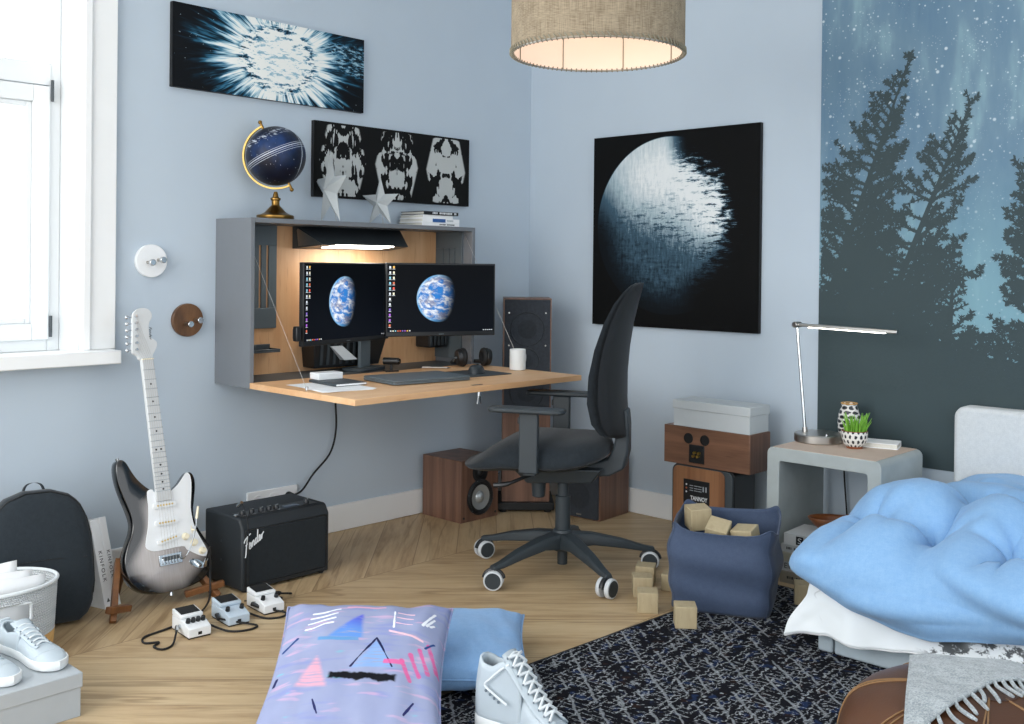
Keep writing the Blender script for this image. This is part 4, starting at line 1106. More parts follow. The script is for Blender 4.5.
LASTW = [(0, .0), (.004, .018), (.02, .031), (.05, .035), (.10, .034), (.14, .036), (.18, .042), (.21, .0455), (.24, .044), (.265, .036), (.28, .024), (.287, .012), (.29, .0)]
def sneaker(label, loc, rz, high, m_up, m_sole, group=None, mirror=1):
    """toe towards local +X, heel at x = 0"""
    t = thing('sneaker', label, 'shoe', loc, (0, 0, rz), group)
    sh = .030 if not high else .034
    L = .29
    def bend(x): return mirror*.007*sin(x/L*pi)             # slight banana
    def outline(off):
        xs = [L*(.5-.5*cos(pi*k/26)) for k in range(27)]
        up = [(x, interp(LASTW, x)+off) for x in xs]
        pts = [(x if 0 < k < 26 else (-off if k == 0 else L+off), bend(x)+(w_ if 0 < k < 26 else 0)) for k, (x, w_) in enumerate(up)]
        lo = [(x, bend(x)-w_) for x, w_ in up[1:-1]][::-1]
        return pts+lo
    def zl(x): return .004*sstep(.2, .29, x)+.0
    one('sole', m_sole, lambda b: b.loft([[(x, y, z+zl(x)*(1 if z < .01 else 1)) for x, y in outline(o)] for o, z in ((-.003, 0), (.0015, .003), (.003, .012), (.003, sh-.004), (.001, sh))]), t, ang=40)
    # vamp: closed over the toes and instep, from x0 to the toe
    x0 = .095 if not high else .12
    top = [(.085, .098), (.11, .088), (.14, .076), (.17, .066), (.20, .058), (.23, .052), (.255, .047), (.275, .041), (.29, sh)] if not high else \
          [(.10, .150), (.12, .135), (.14, .116), (.165, .098), (.19, .082), (.215, .069), (.24, .058), (.262, .050), (.278, .043), (.29, sh)]
    def vamp(u, v):
        x = x0+(L-x0)*(1-(1-u)**1.35); w_ = interp(LASTW, x)-.0005; h = interp(top, x)
        a = pi*v; c, s = cos(a), sin(a)
        c_ = math.copysign(abs(c)**.72, c); s_ = s**.85
        return (x, bend(x)+w_*c_, sh-.006+(h-sh+.006)*s_)
    one('upper', m_up, lambda b: b.grid(vamp, 24, 21), t, ang=75)
    # quarter: wall round the heel with an open collar
    def collar(x): return interp([(0, .095), (.03, .082), (.06, .072), (.09, .083), (.12, .086)], x) if not high else interp([(0, .165), (.03, .152), (.06, .150), (.09, .168), (.115, .160), (.15, .122)], x)
    xe = .125 if not high else .15
    n = 41
    def quarter(u, v):
        q = abs(2*u-1); x = xe*(1-cos(q*pi/2)) if q > 0 else 0; sgn = 1 if u < .5 else -1
        w_ = interp(LASTW, x)
        if q < 1e-6: w_ = 0
        zt_ = collar(x); z = sh-.006+(zt_-sh+.006)*v
        inn = 1-.20*v*v*(1 if not high else .62)
        back = -.006*sin(v*pi)*(1-min(1, x/.05))+.012*v*(1-min(1, x/.06))
        return (x+back+.0, bend(x)+sgn*w_*inn, z)
    one('quarter', m_up, lambda b: b.grid(quarter, n, 10), t, solid=.006, ang=75)
    one('lining', MT['shoe_lining'], lambda b: b.grid(lambda u, v: (lerp(.02, .15, u), bend(.08)+lerp(-.027, .027, v), sh+.012), 6, 6), t)
    # tongue
    tx0, tx1 = (.155, .075) if not high else (.20, .090)
    tz = (lambda x: interp(top, x)+.006)
    ridge = (lambda x: interp([(.09, .188), (.12, .158), (.165, .112), (.19, .088), (.215, .073), (.24, .060), (.27, .048)], x))
    tongue_top = .112 if not high else .192
    def tongue(u, v):
        x = lerp(tx0, tx1, u); h = lerp(tz(tx0)-.002, tongue_top, u**1.1) if not high else ridge(x)-.002
        w_ = lerp(.014, .027, min(1, u*1.4)); y = lerp(-w_, w_, v)
        return (x-.10*y*y/w_*.6, bend(x)+y, h-7*y*y)
    one('tongue', m_up, lambda b: b.grid(tongue, 10, 7), t, solid=.004, ang=75)
    # eyelet stays and laces
    k_n = 6 if not high else 9
    xa, xb = (.192, .098) if not high else (.228, .104)
    rows = []
    for k in range(k_n):
        x = lerp(xa, xb, k/(k_n-1)); h = interp(top, max(x, x0)) if x >= x0 else interp(top, x)
        if high: h = ridge(x)
        rows.append((x, h))
    for s in (-1, 1):
        one('eyelet_stay', m_up, lambda b: b.grid(lambda u, v: (lerp(xa+.012, xb-.004, u), bend(x0)+s*lerp(.016, .034 if high else .026, v)*(1+.12*u), (interp(rows[::-1], lerp(xa+.012, xb-.004, u)))+lerp(.0035, -.0035 if not high else -.012, v)), 12, 4), t, solid=.003)
    for i, (x, h) in enumerate(rows):
        w_ = (.019 if not high else .024)+.003*i/k_n
        z = h+.006
        if high and i+1 < k_n:
            x2, h2 = rows[i+1]
            for s in (-1, 1): one('lace', MT['lace'], lambda b: b.tube(catmull([(x, bend(x)+s*w_, z-.003), ((x+x2)/2+.002, bend(x), (h+h2)/2+.013), (x2, bend(x)-s*w_, h2+.003)], 4), .0034, 6), t)
        else:
            one('lace', MT['lace'], lambda b: b.tube(catmull([(x, bend(x)-w_, z-.005), (x-.001, bend(x), z+.003), (x, bend(x)+w_, z-.005)], 4), .0026, 6), t)
            one('lace_gap', MT['shoe_dark'], lambda b: b.box(x-.008, x-.004, bend(x)-.012, bend(x)+.012, z-.0065, z-.0035), t)
        for s in (-1, 1): one('eyelet', MT['shoe_dark'], lambda b: b.cyl((x, bend(x)+s*w_, z-.0055), (x, bend(x)+s*w_*1.02, z-.0015), .0024, seg=8), t)
    # toe seam / heel patch
    sx = .232
    one('toe_seam', MT['shoe_lining'], lambda b: b.tube([vamp_pt(vamp, sx, x0, L, v) for v in [k/16 for k in range(17)]], .0009, 5), t)
    if high:
        x_ = xb-.004
        for s in (-1, 1):
            one('lace', MT['lace'], lambda b: b.tube(catmull([(x_+.01, s*.022, .165), (x_-.01, s*.034, .150), (x_-.035, s*.038, .128), (x_-.05, s*.040, .112), (x_-.02, s*.041, .098), (x_+.02, s*.043, .085)], 5), .0026, 6), t)
            for q in range(4): one('side_stud', MT['shoe_dark'], lambda b: b.cyl((.05+.012*q, s*(.0345-.001*q), .098-.006*q), (.05+.012*q, s*(.0365-.001*q), .098-.006*q), .0035, seg=8), t)
    else:
        one('heel_patch', MT['shoe_lining'], lambda b: b.box(-.0045, .0055, -.016, .016, .07, .098), t, bevel=.003)
    t.scale = (1.06, 1.06, 1.16) if high else (1, 1, .82)
    return t
def vamp_pt(f_, x, x0, L, v):
    u = 1-(1-(x-x0)/(L-x0))**(1/1.35); p = f_(u, v); return (p[0], p[1], p[2]+.0006)
sneaker('pale low sneaker on the grey shoebox lid, nearer the basket', (.748, -2.985, .1178), R(7), False, MT['shoe_white'], MT['sole_white'])
sneaker('pale low sneaker at the picture edge on the shoebox lid, only its toe shown', (.765, -3.105, .1178), R(6), False, MT['shoe_white'], MT['sole_white'], mirror=-1)
sneaker('white high-top sneaker with crossed laces on the dark rug by the cushions', (1.885, -2.215, .0135), R(6), True, MT['shoe_white'], MT['sole_white'])

# ------------------------------------------------------------------ rug
def rug_fn():
    x, y, z = coords()
    v = vec(x, y, 0.0)
    wob = noi(v, 30.0, 2.0)-.5
    p = (x*.59+y*.81)*15.0+wob*.34               # across the long ribs
    cl = fl(p); u = p-cl
    q = (x*.69-y*.72)*31.0+cl*.5+u*2.2+wob*.9      # short slanted rungs between the ribs
    rung = fl(q); t = q-rung
    n = noi(v, 150.0, 3.0, .7)
    keep = wn(vec(cl, rung, 2.0)); keep2 = wn(vec(cl, rung, 7.0))
    rib = sm(.085, .03, ab(u-.5))*sm(.40, .56, n+keep2*.18)
    rg = sm(.15, .05, ab(t-.5))*gt(keep, .36)*sm(.40, .56, n)
    cross = sm(.12, .05, ab(fr(q-u*4.0+.3)-.5))*gt(keep2, .55)*sm(.42, .56, n)
    fleck = sm(.59, .68, noi(vec(x*.69-y*.72, (x*.72+y*.69)*.5, 1.0), 75.0, 2.0, .7))*.8
    m = mx(mx(rib*.5*gt(keep2+keep*.5, .45), rg*.85), mx(cross*.8, fleck))
    dark = mixc(lin('#15151b'), lin('#22304f'), sm(.56, .68, noi(v, 26.0, 2.0)))
    dark = mixc(dark, lin('#2b1d1a'), sm(.60, .7, noi(vec(x, y, 5.0), 24.0, 2.0)))
    return {'Base Color': mixc(dark, lin('#b9bec2'), m), 'Roughness': .95, 'Specular IOR Level': .1, 'Normal': bump(m*.5+n*.5, .8, .006)}
rug = thing('rug', 'black rug with a white broken lattice weave, reaching below the bed', 'rug', (2.75, -1.75, 0), (0, 0, R(-2.5)))
one('pile', shader('rug_weave', rug_fn), lambda b: b.box(-1.045, 1.1, -1.35, 1.13, .0004, .013), rug, bevel=.005)
one('bound_edge', MT['rubber'], lambda b: b.tube([(x, y, .007) for x, y in rrect(-1.045, 1.1, -1.35, 1.13, .01, 2)], .0065, 6, closed=True), rug)

# ------------------------------------------------------------------ cushions on the floor
def cushion(name, label, loc, rot, W_, H_, T_, m, group=None, seed=0):
    t = thing(name, label, 'cushion', loc, rot, group)
    def sidef(sg):
        def f_(u, v):
            a, c = 2*u-1, 2*v-1
            ea, ec = 1-abs(a)**2.6, 1-abs(c)**2.6
            pin = 1-.075*(1-c*c)*abs(a)**3; pin2 = 1-.075*(1-a*a)*abs(c)**3
            th = T_/2*(max(0, ea)*max(0, ec))**.42
            wr = .006*pnoise(V((a*2.2+seed, c*2.2, sg*3.1)))+.014*pnoise(V((a*5+seed, c*1.6, 2)))*abs(a*c)**.5+.005*sin(a*9+c*5+seed)*pnoise(V((a*3, c*3, seed)))
            return (a*W_/2*pin, c*H_/2*pin2, sg*(th+.002)+wr*(ea*ec > 0.001)*(1 if ea*ec > .02 else 0))
        return f_
    b = MB(); b.grid(sidef(1), 40, 40); b.grid(sidef(-1), 40, 40)
    bmesh.ops.remove_doubles(b.bm, verts=b.bm.verts, dist=.0045)
    b.build('cover', m, t, ang=80)
    one('piping', m, lambda b: b.tube([sidef(1)(u, v) for u, v in [(k/30, 0) for k in range(30)]+[(1, k/30) for k in range(30)]+[(1-k/30, 1) for k in range(30)]+[(0, 1-k/30) for k in range(30)]], .0028, 6, closed=True), t)
    return t
def print_fn():
    x, y, _ = coords(); x = x*1.22+.0; y = y*1.22-.015
    v = vec(x, y, 0.0); wav = noi(v, 14.0, 3.0, .6)-.5
    brush = noi(vec(x*2.0, y*22.0, 0.0), 5.0, 3.0, .6)
    c = mixc(lin('#8790b4'), lin('#a2a9c6'), noi(v, 7.0, 3.0))
    c = mixc(c, lin('#7d88c4'), sm(.52, .72, noi(vec(x*2.0, y*9.0, 3.0), 3.0, 2.0))*.55)
    c = mixc(c, lin('#d3a9c6'), sm(.57, .70, noi(vec(x*2.5, y*12.0, 8.0), 3.0, 2.0))*.6)
    c = mixc(c, lin('#6fbccb'), sm(.66, .76, noi(vec(x*4.0, y*10.0, 12.0), 3.0, 2.0))*.7)
    def tri(cx, cy, hw, h, asym=0.0, soft=.010):
        """upright brush triangle: 1 inside"""
        t = (y-cy)/h
        half = (1.0-t)*hw
        return sm(soft, -soft, ab(x-cx-t*asym)-half+wav*.02)*sm(-.02, .06, t)*sm(1.02, .95, t)
    def stroke(cx, cy, hl, ht, sl=0.0, rag=.01):
        d = ab(y-cy-(x-cx)*sl+wav*rag)
        return sm(ht, ht*.5, d)*sm(hl, hl*.88, ab(x-cx)+wav*.02)
    c = mixc(c, mixc(lin('#5b8fd6'), lin('#4a4fd0'), sm(.02, .12, y-.05)), tri(-.05, .05, .058, .125, .045)*sm(.3, .45, brush)*.9)
    c = mixc(c, lin('#4f93c8'), stroke(-.07, .045, .07, .010)*.8)
    c = mixc(c, lin('#e2a4b4'), tri(-.125, -.16, .05, .13)*sm(.28, .55, brush)*.85)
    c = mixc(c, lin('#7fa9e0'), tri(.06, -.085, .07, .125)*sm(.35, .5, brush)*.8)
    def seg(x0, y0, x1, y1, wd):
        dx, dy = x1-x0, y1-y0; L2 = dx*dx+dy*dy
        t = mn(mx(((x-x0)*dx+(y-y0)*dy)/L2, 0.0), 1.0)
        ex, ey = x-x0-t*dx, y-y0-t*dy
        return sm(wd, wd*.5, sq(ex*ex+ey*ey)+wav*.012)
    c = mixc(c, lin('#1a1f4a'), mx(seg(-.012, -.075, .056, .048, .0045), seg(.056, .048, .118, -.078, .0045)))
    c = mixc(c, lin('#0b0c14'), stroke(.03, -.122, .112, .018, -.04, .05))
    pink = [seg(.178+.026*k, -.125+.022*k, .145+.026*k, -.045+.03*k, .009) for k in range(4)]
    c = mixc(c, lin('#d65c97'), mx(mx(pink[0], pink[1]), mx(pink[2], pink[3]))*sm(.2, .5, brush)*.9)
    c = mixc(c, lin('#e0639f'), stroke(.12, -.055, .035, .012)*.9)
    wh = [seg(-.185+.004*k, .10+.028*k, -.10+.004*k, .125+.028*k, .006) for k in range(4)]
    c = mixc(c, lin('#eef1f8'), mx(mx(wh[0], wh[1]), mx(wh[2], wh[3]))*.95)
    wh2 = [seg(.20+.012*k, .125+.004*k, .235, .205-.03*k, .005) for k in range(3)]
    c = mixc(c, lin('#eef1f8'), mx(mx(wh2[0], wh2[1]), mx(wh2[2], seg(.105, .105, .10, .195, .004))))
    pk = [seg(.112, .19-.03*k, .165, .18-.03*k, .0035) for k in range(3)]
    c = mixc(c, lin('#edc3cf'), mx(mx(pk[0], pk[1]), mx(pk[2], stroke(.15, .07, .06, .006, -.25))))
    c = mixc(c, lin('#e8a9c0'), stroke(.0, .225, .07, .009)*.8)
    c = mixc(c, lin('#24437f'), mx(seg(.215, .03, .24, .06, .006), seg(-.245, .02, -.205, .06, .006)))
    c = mixc(c, lin('#23285a'), mx(mx(seg(-.09, -.25, -.11, -.205, .004), seg(.17, -.25, .195, -.205, .004)), seg(-.245, -.13, -.24, -.105, .006)))
    return {'Base Color': c, 'Roughness': .85, 'Specular IOR Level': .2, 'Normal': bump(noi(vec(x*8.0, y*8.0, 1.0), 60.0, 2.0), .15, .002)}
cushion('cushion', 'lilac cushion with painted triangles, on the floor beside the high-top sneaker', (1.63, -2.413, .128), (R(21), R(0), R(44)), .475, .52, .15, shader('cushion_print', print_fn), seed=3)
cushion('cushion', 'plain light blue cushion on the floor, partly below the painted cushion', (1.535, -2.035, .076), (R(1), R(0), R(46)), .53, .52, .12, MT['cushion_blue'], seed=9)
# ------------------------------------------------------------------ office chair (local +X forward, +Y the side nearest the camera)
ch = thing('office_chair', 'black swivel office chair with armrests in front of the oak desk', 'chair', (1.12, -1.0, 0), (0, 0, R(207.7)))
def C_(name, mat, fn, parent=None, **k): return one(name, mat, fn, parent or ch, **k)
def star_base(b):
    b.lathe([(.0, .085), (.036, .085), (.040, .10), (.040, .158), (.034, .17), (.0, .17)], 28)
    for k in range(5):
        a = R(194-207.7+72*k); d = V((cos(a), sin(a), 0)); n = V((-d.y, d.x, 0))
        rg = []
        for t, w_, zt, zb in ((.02, .034, .160, .095), (.12, .030, .152, .108), (.24, .024, .126, .092), (.33, .019, .098, .076), (.372, .016, .090, .074)):
            c = d*t
            rg.append([c+n*w_*.7+V((0, 0, zt)), c+n*w_+V((0, 0, zt-.012)), c+n*w_+V((0, 0, zb)), c-n*w_+V((0, 0, zb)), c-n*w_+V((0, 0, zt-.012)), c-n*w_*.7+V((0, 0, zt))])
        b.loft(rg)
C_('star_base', MT['chair_plastic'], star_base, bevel=.003)
MT['caster_rim'] = plain('caster_rim', '#c9ced2', .35, var=.03)
for k, roll in enumerate((-72, -108, -50, -112, -60)):
    a = R(194-207.7+72*k); cx, cy = .36*cos(a), .36*sin(a)
    cs = C_('caster', MT['black_plastic'], lambda b: (b.at((cx, cy, 0), (0, 0, R(roll)-R(207.7)+R(-36))).cyl((0, 0, .045), (0, 0, .085), .009, seg=14), b.tube([(.002+.037*cos(t), 0, .0375+.037*sin(t)) for t in [R(10+16*q) for q in range(11)]], .009, 8), b.box(-.01, .014, -.011, .011, .03, .055)))
    for s in (-1, 1):
        wh = one('wheel', MT['caster_rim'], lambda b: b.at((cx, cy, 0), (0, 0, R(roll)-R(207.7)+R(-36))).cyl((.002, s*.011, .0378), (.002, s*.028, .0378), .0375, .036, seg=28), cs, bevel=.003)
        one('hub_cap', MT['chair_plastic'], lambda b: b.at((cx, cy, 0), (0, 0, R(roll)-R(207.7)+R(-36))).cyl((.002, s*.0275, .0378), (.002, s*.0305, .0378), .0305, .029, seg=24), wh)
C_('gas_lift', MT['chair_plastic'], lambda b: b.lathe([(0, .03), (.020, .03), (.020, .09), (.030, .10), (.030, .30), (.022, .302), (.022, .385), (0, .385)], 28))
C_('tilt_mechanism', MT['chair_plastic'], lambda b: b.hexa([(-.13, -.075, .372), (.13, -.075, .355), (.13, .075, .355), (-.13, .075, .372)], [(-.17, -.10, .428), (.19, -.10, .42), (.19, .10, .42), (-.17, .10, .428)]), bevel=.006)
C_('tension_knob', MT['chair_plastic'], lambda b: b.cyl((.10, 0, .36), (.10, 0, .29), .030, .026, seg=24), bevel=.004)
C_('tilt_lever', MT['black_plastic'], lambda b: b.tube(catmull([(.08, .09, .405), (.12, .16, .395), (.17, .215, .378), (.22, .225, .372)], 5), [.007]*10+[.010]*6, 8))
def seat_ring(sc, z):
    out = []
    for k in range(48):
        t = 2*pi*k/48; c, s = cos(t), sin(t)
        x = .095+.285*sc*math.copysign(abs(c)**.62, c); y = .25*sc*math.copysign(abs(s)**.62, s)*(1-.12*max(0, (x-.1)/.28)**2*0-.10*max(0, (-.05-x)/.15)**2*.5)
        zz = z-(.035+.065*sstep(.46, .54, z))*sstep(.12, .40, x)**1.2-.012*(y/.25)**2+.02*sstep(0, -.2, x)
        out.append((x, y, zz))
    return out
def seat_fn(b):
    b.loft([seat_ring(s, z) for s, z in ((.90, .452), (.97, .456), (1.0, .466), (1.0, .480), (.975, .503), (.92, .522), (.82, .537), (.66, .547), (.42, .552), (.15, .553))])
C_('seat', MT['chair_fabric'], seat_fn, ang=75)
C_('seat_shell', MT['chair_plastic'], lambda b: b.loft([seat_ring(s, z) for s, z in ((.55, .428), (.86, .440), (.955, .4535), (.93, .4545))]), ang=60)
for s in (-1, 1):
    ar = C_('armrest', MT['chair_plastic'], lambda b: (b.box(.035, .108, s*.268-.013, s*.268+.013, .435, .663), b.box(.045, .095, s*.14, s*.268, .424, .436)), bevel=.005)
    one('arm_pad', MT['chair_plastic'], lambda b: b.at((.075, s*.275, 0)).prism(rrect(-.145, .15, -.042, .042, .03), .663, .682), ar, bevel=.007)
    one('adjust_button', MT['black_plastic'], lambda b: b.box(.104, .114, s*.268-.01, s*.268+.01, .62, .645), ar, bevel=.002)
ZB_ = [(.555, .10), (.575, .165), (.62, .205), (.70, .226), (.80, .228), (.90, .216), (1.0, .19), (1.07, .158), (1.115, .122), (1.14, .085), (1.15, .04)]
def ar_(z): return interp([(.55, -.262), (.62, -.252), (.72, -.246), (.83, -.248), (.92, -.258), (1.0, -.272), (1.07, -.289), (1.15, -.312)], z)
def th_(z): return interp([(.55, .05), (.6, .075), (.68, .085), (.8, .075), (.95, .058), (1.08, .042), (1.15, .02)], z)
def back_ring(z, w_, f0, f1, n=13):
    """from rear share f0 to front share f1 of the thickness"""
    t = th_(z); a0 = ar_(z)
    up = []; lo = []
    for k in range(n):
        s = -1+2*k/(n-1); y = w_*s
        cu = .05*s*s*(w_/.22)                       # wraps forward at the sides
        rnd = (1-abs(s)**5)**.5 if abs(s) < 1 else 0
        up.append((a0+cu+t*(f0+(f1-f0)*(.5+.5*rnd)), y, z)); lo.append((a0+cu+t*(f0+(f1-f0)*(.5-.5*rnd)), y, z))
    return up+lo[::-1][1:-1] if False else up+lo[::-1]
C_('backrest', MT['chair_fabric'], lambda b: b.loft([back_ring(z, w_, .36, 1.0) for z, w_ in ZB_]), ang=70)
C_('back_shell', MT['back_shell'], lambda b: b.loft([back_ring(z, w_*.985, .0, .40) for z, w_ in ZB_]), ang=70)
C_('back_bracket', MT['chair_plastic'], lambda b: b.loft([[(a+dx*ca-dz*sa, y, z+dx*sa+dz*ca) for dx, y, dz in ((-.034, -.04, 0), (-.034, .04, 0), (.034, .04, 0), (.034, -.04, 0))] for a, z, ca, sa in ((-.242, .66, .5, 0), (-.245, .60, .6, 0), (-.235, .50, .9, .1), (-.215, .445, 1.0, .5), (-.175, .425, .5, .85), (-.10, .412, 0, .7), (-.02, .410, 0, .6))]), bevel=.008)

# ------------------------------------------------------------------ loudspeakers
# small speaker by the left wall, front towards +X
sp = thing('bookshelf_speaker', 'walnut speaker with a silver cone, standing on the floor below the desk', 'speaker', (.165, -.655, 0))
one('cabinet', MT['walnut_z'], lambda b: b.box(-.135, .135, -.124, .124, 0, .292), sp, bevel=.002)
def driver(parent, x, y, z, r, m, ring, silver=True):
    d_ = one('driver', ring, lambda b: b.at((x, y, z), (0, R(90), 0)).lathe([(r, 0), (r, .006), (r*.93, .010), (r*.86, .008), (r*.80, .004)], 40), parent)
    one('surround', MT['rubber'], lambda b: b.at((x, y, z), (0, R(90), 0)).lathe([(r*.86, .004), (r*.82, .011), (r*.74, .011), (r*.68, .004)], 40), d_)
    one('cone', m, lambda b: b.at((x, y, z), (0, R(90), 0)).lathe([(r*.70, .006), (r*.34, .001), (r*.33, .003), (r*.2, .012), (0, .016)], 40), d_, ang=60)
    for k in range(6): one('screw', MT['dark_grey'], lambda b: b.at((x, y, z), (0, R(90), 0)).cyl((r*.95*cos(k*pi/3+.3), r*.95*sin(k*pi/3+.3), .006), (r*.95*cos(k*pi/3+.3), r*.95*sin(k*pi/3+.3), .0105), .0035, seg=8), d_)
    return d_
driver(sp, .1352, 0, .108, .085, MT['cone_silver'], MT['black_plastic'])
tw = one('tweeter', MT['black_plastic'], lambda b: b.at((.1352, 0, .228), (0, R(90), 0)).lathe([(.05, 0), (.05, .004), (.046, .006), (.018, .003), (.016, .006), (.008, .011), (0, .012)], 36), sp)
one('badge', MT['steel'], lambda b: b.at((.1352, 0, .1935), (0, R(90), 0)).cyl((0, 0, 0), (0, 0, .003), .008, seg=16), sp)
for y in (-.105, .105): one('grille_socket', MT['black_plastic'], lambda b: b.at((.1352, y, .022), (0, R(90), 0)).cyl((0, 0, 0), (0, 0, .002), .006, seg=12), sp)

# tall speaker standing across the corner
ts = thing('floor_speaker', 'tall walnut speaker with a dark cloth grille, standing across the room corner', 'speaker', (.262, -.30, 0), (0, 0, R(45)))
# local front is -Y
one('cabinet', MT['walnut_z'], lambda b: b.box(-.118, .118, -.12, .12, .05, 1.052), ts, bevel=.002)
one('plinth', MT['black_plastic'], lambda b: b.box(-.14, .14, -.14, .13, .012, .05), ts, bevel=.004)
for x in (-.11, .11):
    for y in (-.11, .10): one('foot', MT['rubber'], lambda b: b.cyl((x, y, 0), (x, y, .0125), .018, seg=16), ts)
gr_ = one('grille', MT['speaker_cloth'], lambda b: b.box(-.113, .113, -.132, -.1205, .487, 1.045), ts, bevel=.003)
one('grille_frame', MT['walnut_z'], lambda b: [b.box(*q) for q in ((-.118, -.113, -.131, -.12, .482, 1.052), (.113, .118, -.131, -.12, .482, 1.052), (-.113, .113, -.131, -.12, 1.046, 1.052), (-.113, .113, -.131, -.12, .482, .487))], ts)
MT['cloth_ring'] = weave('cloth_ring', '#272b30', '#363b41', 1500, .9, .3)
for z, r in ((.90, .082), (.745, .058), (.59, .082)):
    one('driver_outline', MT['cloth_ring'], lambda b: b.tube([(r*cos(2*pi*k/40), -.1322, z+r*sin(2*pi*k/40)) for k in range(40)], .0035, 8, closed=True), gr_)
    one('driver_outline', MT['cloth_ring'], lambda b: b.sphere((0, -.131, z), r*.62, 24, 10, (1, .05, 1)), gr_)
for x in (-.09, .09):
    for z in (.82, .98): one('grille_peg', MT['steel'], lambda b: b.cyl((x, -.132, z), (x, -.1335, z), .004, seg=10), gr_)
# cloth-fronted speaker at the back wall, its twin
s2 = thing('bookshelf_speaker', 'walnut speaker with a dark cloth front, on the floor behind the chair', 'speaker', (.605, -.162, 0), (0, 0, R(4)))
one('cabinet', MT['walnut_z'], lambda b: b.box(-.115, .115, -.12, .125, 0, .292), s2, bevel=.002)
g2 = one('grille', MT['speaker_cloth'], lambda b: b.box(-.109, .109, -.134, -.1205, .006, .286), s2, bevel=.004)
one('driver_outline', MT['cloth_ring'], lambda b: b.sphere((0, -.132, .11), .075, 28, 10, (1, .05, 1)), g2)
one('badge', MT['steel'], lambda b: b.box(-.014, .014, -.1355, -.134, .018, .024), g2)

# stack by the back wall: two speakers seen from behind and a lidded box
YF = -.30
s3 = thing('bookshelf_speaker', 'speaker with rounded walnut back plate and black sides, lowest of the stack', 'speaker', (1.305, YF, 0))
one('cabinet', MT['black_plastic'], lambda b: b.prism(rrect(-.157, .157, 0, .345, .03), .018, .185, 'y'), s3, bevel=.003)
one('edge_band', MT['dark_grey'], lambda b: b.prism(rrect(-.154, .154, .002, .343, .03), .006, .018, 'y'), s3, bevel=.003)
one('back_plate', MT['walnut_z_light'], lambda b: b.prism(rrect(-.146, .118, .004, .338, .028), 0, .0058, 'y'), s3, bevel=.002)
pl = one('amplifier_plate', MT['black_plastic'], lambda b: b.box(-.088, .045, -.003, -.0002, .06, .285), s3, bevel=.001)
text_mesh('plate_lettering', 'TANNOY', .026, MT['white_print'], pl, frame((-.008, -.0032, .205), (1, 0, 0), (0, 0, 1)), sx=.78, off=.0006)
one('fine_print', MT['white_print'], lambda b: [b.box(-.045+.011*q, -.045+.011*q+.007, -.0036, -.0031, .183, .188) for q in range(7)], pl)
for k, y in enumerate((.262, .246, .23)): one('input_mark', (MT['white_print'], MT['orange_print'], MT['white_print'])[k], lambda b: b.cyl((-.072, -.0032, y), (-.072, -.004, y), .004, seg=10), pl)
one('panel_marks', MT['card_grey'], lambda b: [b.box(x, x+.018, -.0036, -.0031, z, z+.003) for x in (-.055, -.032, -.012) for z in (.258, .247, .237)], pl)
for x in (.012, .026): one('toggle_switch', MT['card_grey'], lambda b: b.box(x, x+.006, -.0045, -.003, .240, .262), pl)
one('port', MT['rubber'], lambda b: b.lathe([(.022, 0), (.022, .004), (.017, .004), (.016, .0008), (0, .0006)], 20), s3).matrix_local = frame((.0, -.0003, .03), (1, 0, 0), (0, 0, 1))
s4 = thing('centre_speaker', 'walnut centre speaker seen from behind, between the lower speaker and the grey box', 'speaker', (1.327, YF, .3455))
one('cabinet', MT['walnut_x'], lambda b: b.box(-.217, .217, 0, .165, 0, .166), s4, bevel=.002)
one('end_panel', MT['walnut_z'], lambda b: b.box(.217, .2185, .002, .163, .001, .165), s4)
for x in (-.088, -.004):
    one('bass_port', MT['rubber'], lambda b: b.lathe([(.023, 0), (.023, .003), (.019, .004), (.018, .0008), (0, .0006)], 24), s4).matrix_local = frame((x, -.0003, .118), (1, 0, 0), (0, 0, 1))
tp = one('terminal_plate', MT['black_plastic'], lambda b: b.box(-.083, -.005, -.004, -.0003, .014, .093), s4, bevel=.002)
for x in (-.056, -.034): one('terminal', MT['gold_pin'], lambda b: (b.cyl((x, -.004, .045), (x, -.016, .045), .006, seg=12), b.cyl((x+.005, -.004, .06), (x+.005, -.016, .06), .006, seg=12)), tp)
shoebox('storage_box', 'pale grey lidded box on top of the walnut speaker stack', 1.157, 1.540, -.297, -.142, .5122, .588, .627, MT['card_pale'])

# ------------------------------------------------------------------ wooden cubes and the navy fabric bag
def cube(label, loc, rz, s=.072, rot=None, group='wooden toy cubes'):
    t = one('wooden_cube', MT['cube_wood'], lambda b: b.box(-s/2, s/2, -s/2, s/2, 0, s), bevel=.0025)
    t.location = loc; t.rotation_euler = rot or (0, 0, rz)
    return tag(t, label, 'wooden cube', group)
cube('wooden cube on the floor, nearest of those left of the navy bag', (1.640, -1.140, .0003), R(38))
cube('wooden cube lying on the floor just behind the nearest loose one', (1.520, -1.010, .0003), R(42))
cube('wooden cube farthest from the rug edge, close to the chair caster', (1.448, -.890, .0003), R(30))
cube('wooden cube half hidden behind the navy bag, beside the others', (1.558, -.882, .0003), R(25), .062)
cube('wooden cube standing on the rug in front of the navy bag', (1.842, -1.205, .0135), R(40))
cube('wooden cube on the floor between the bag and the bed', (2.01, -.70, .0135), R(30))

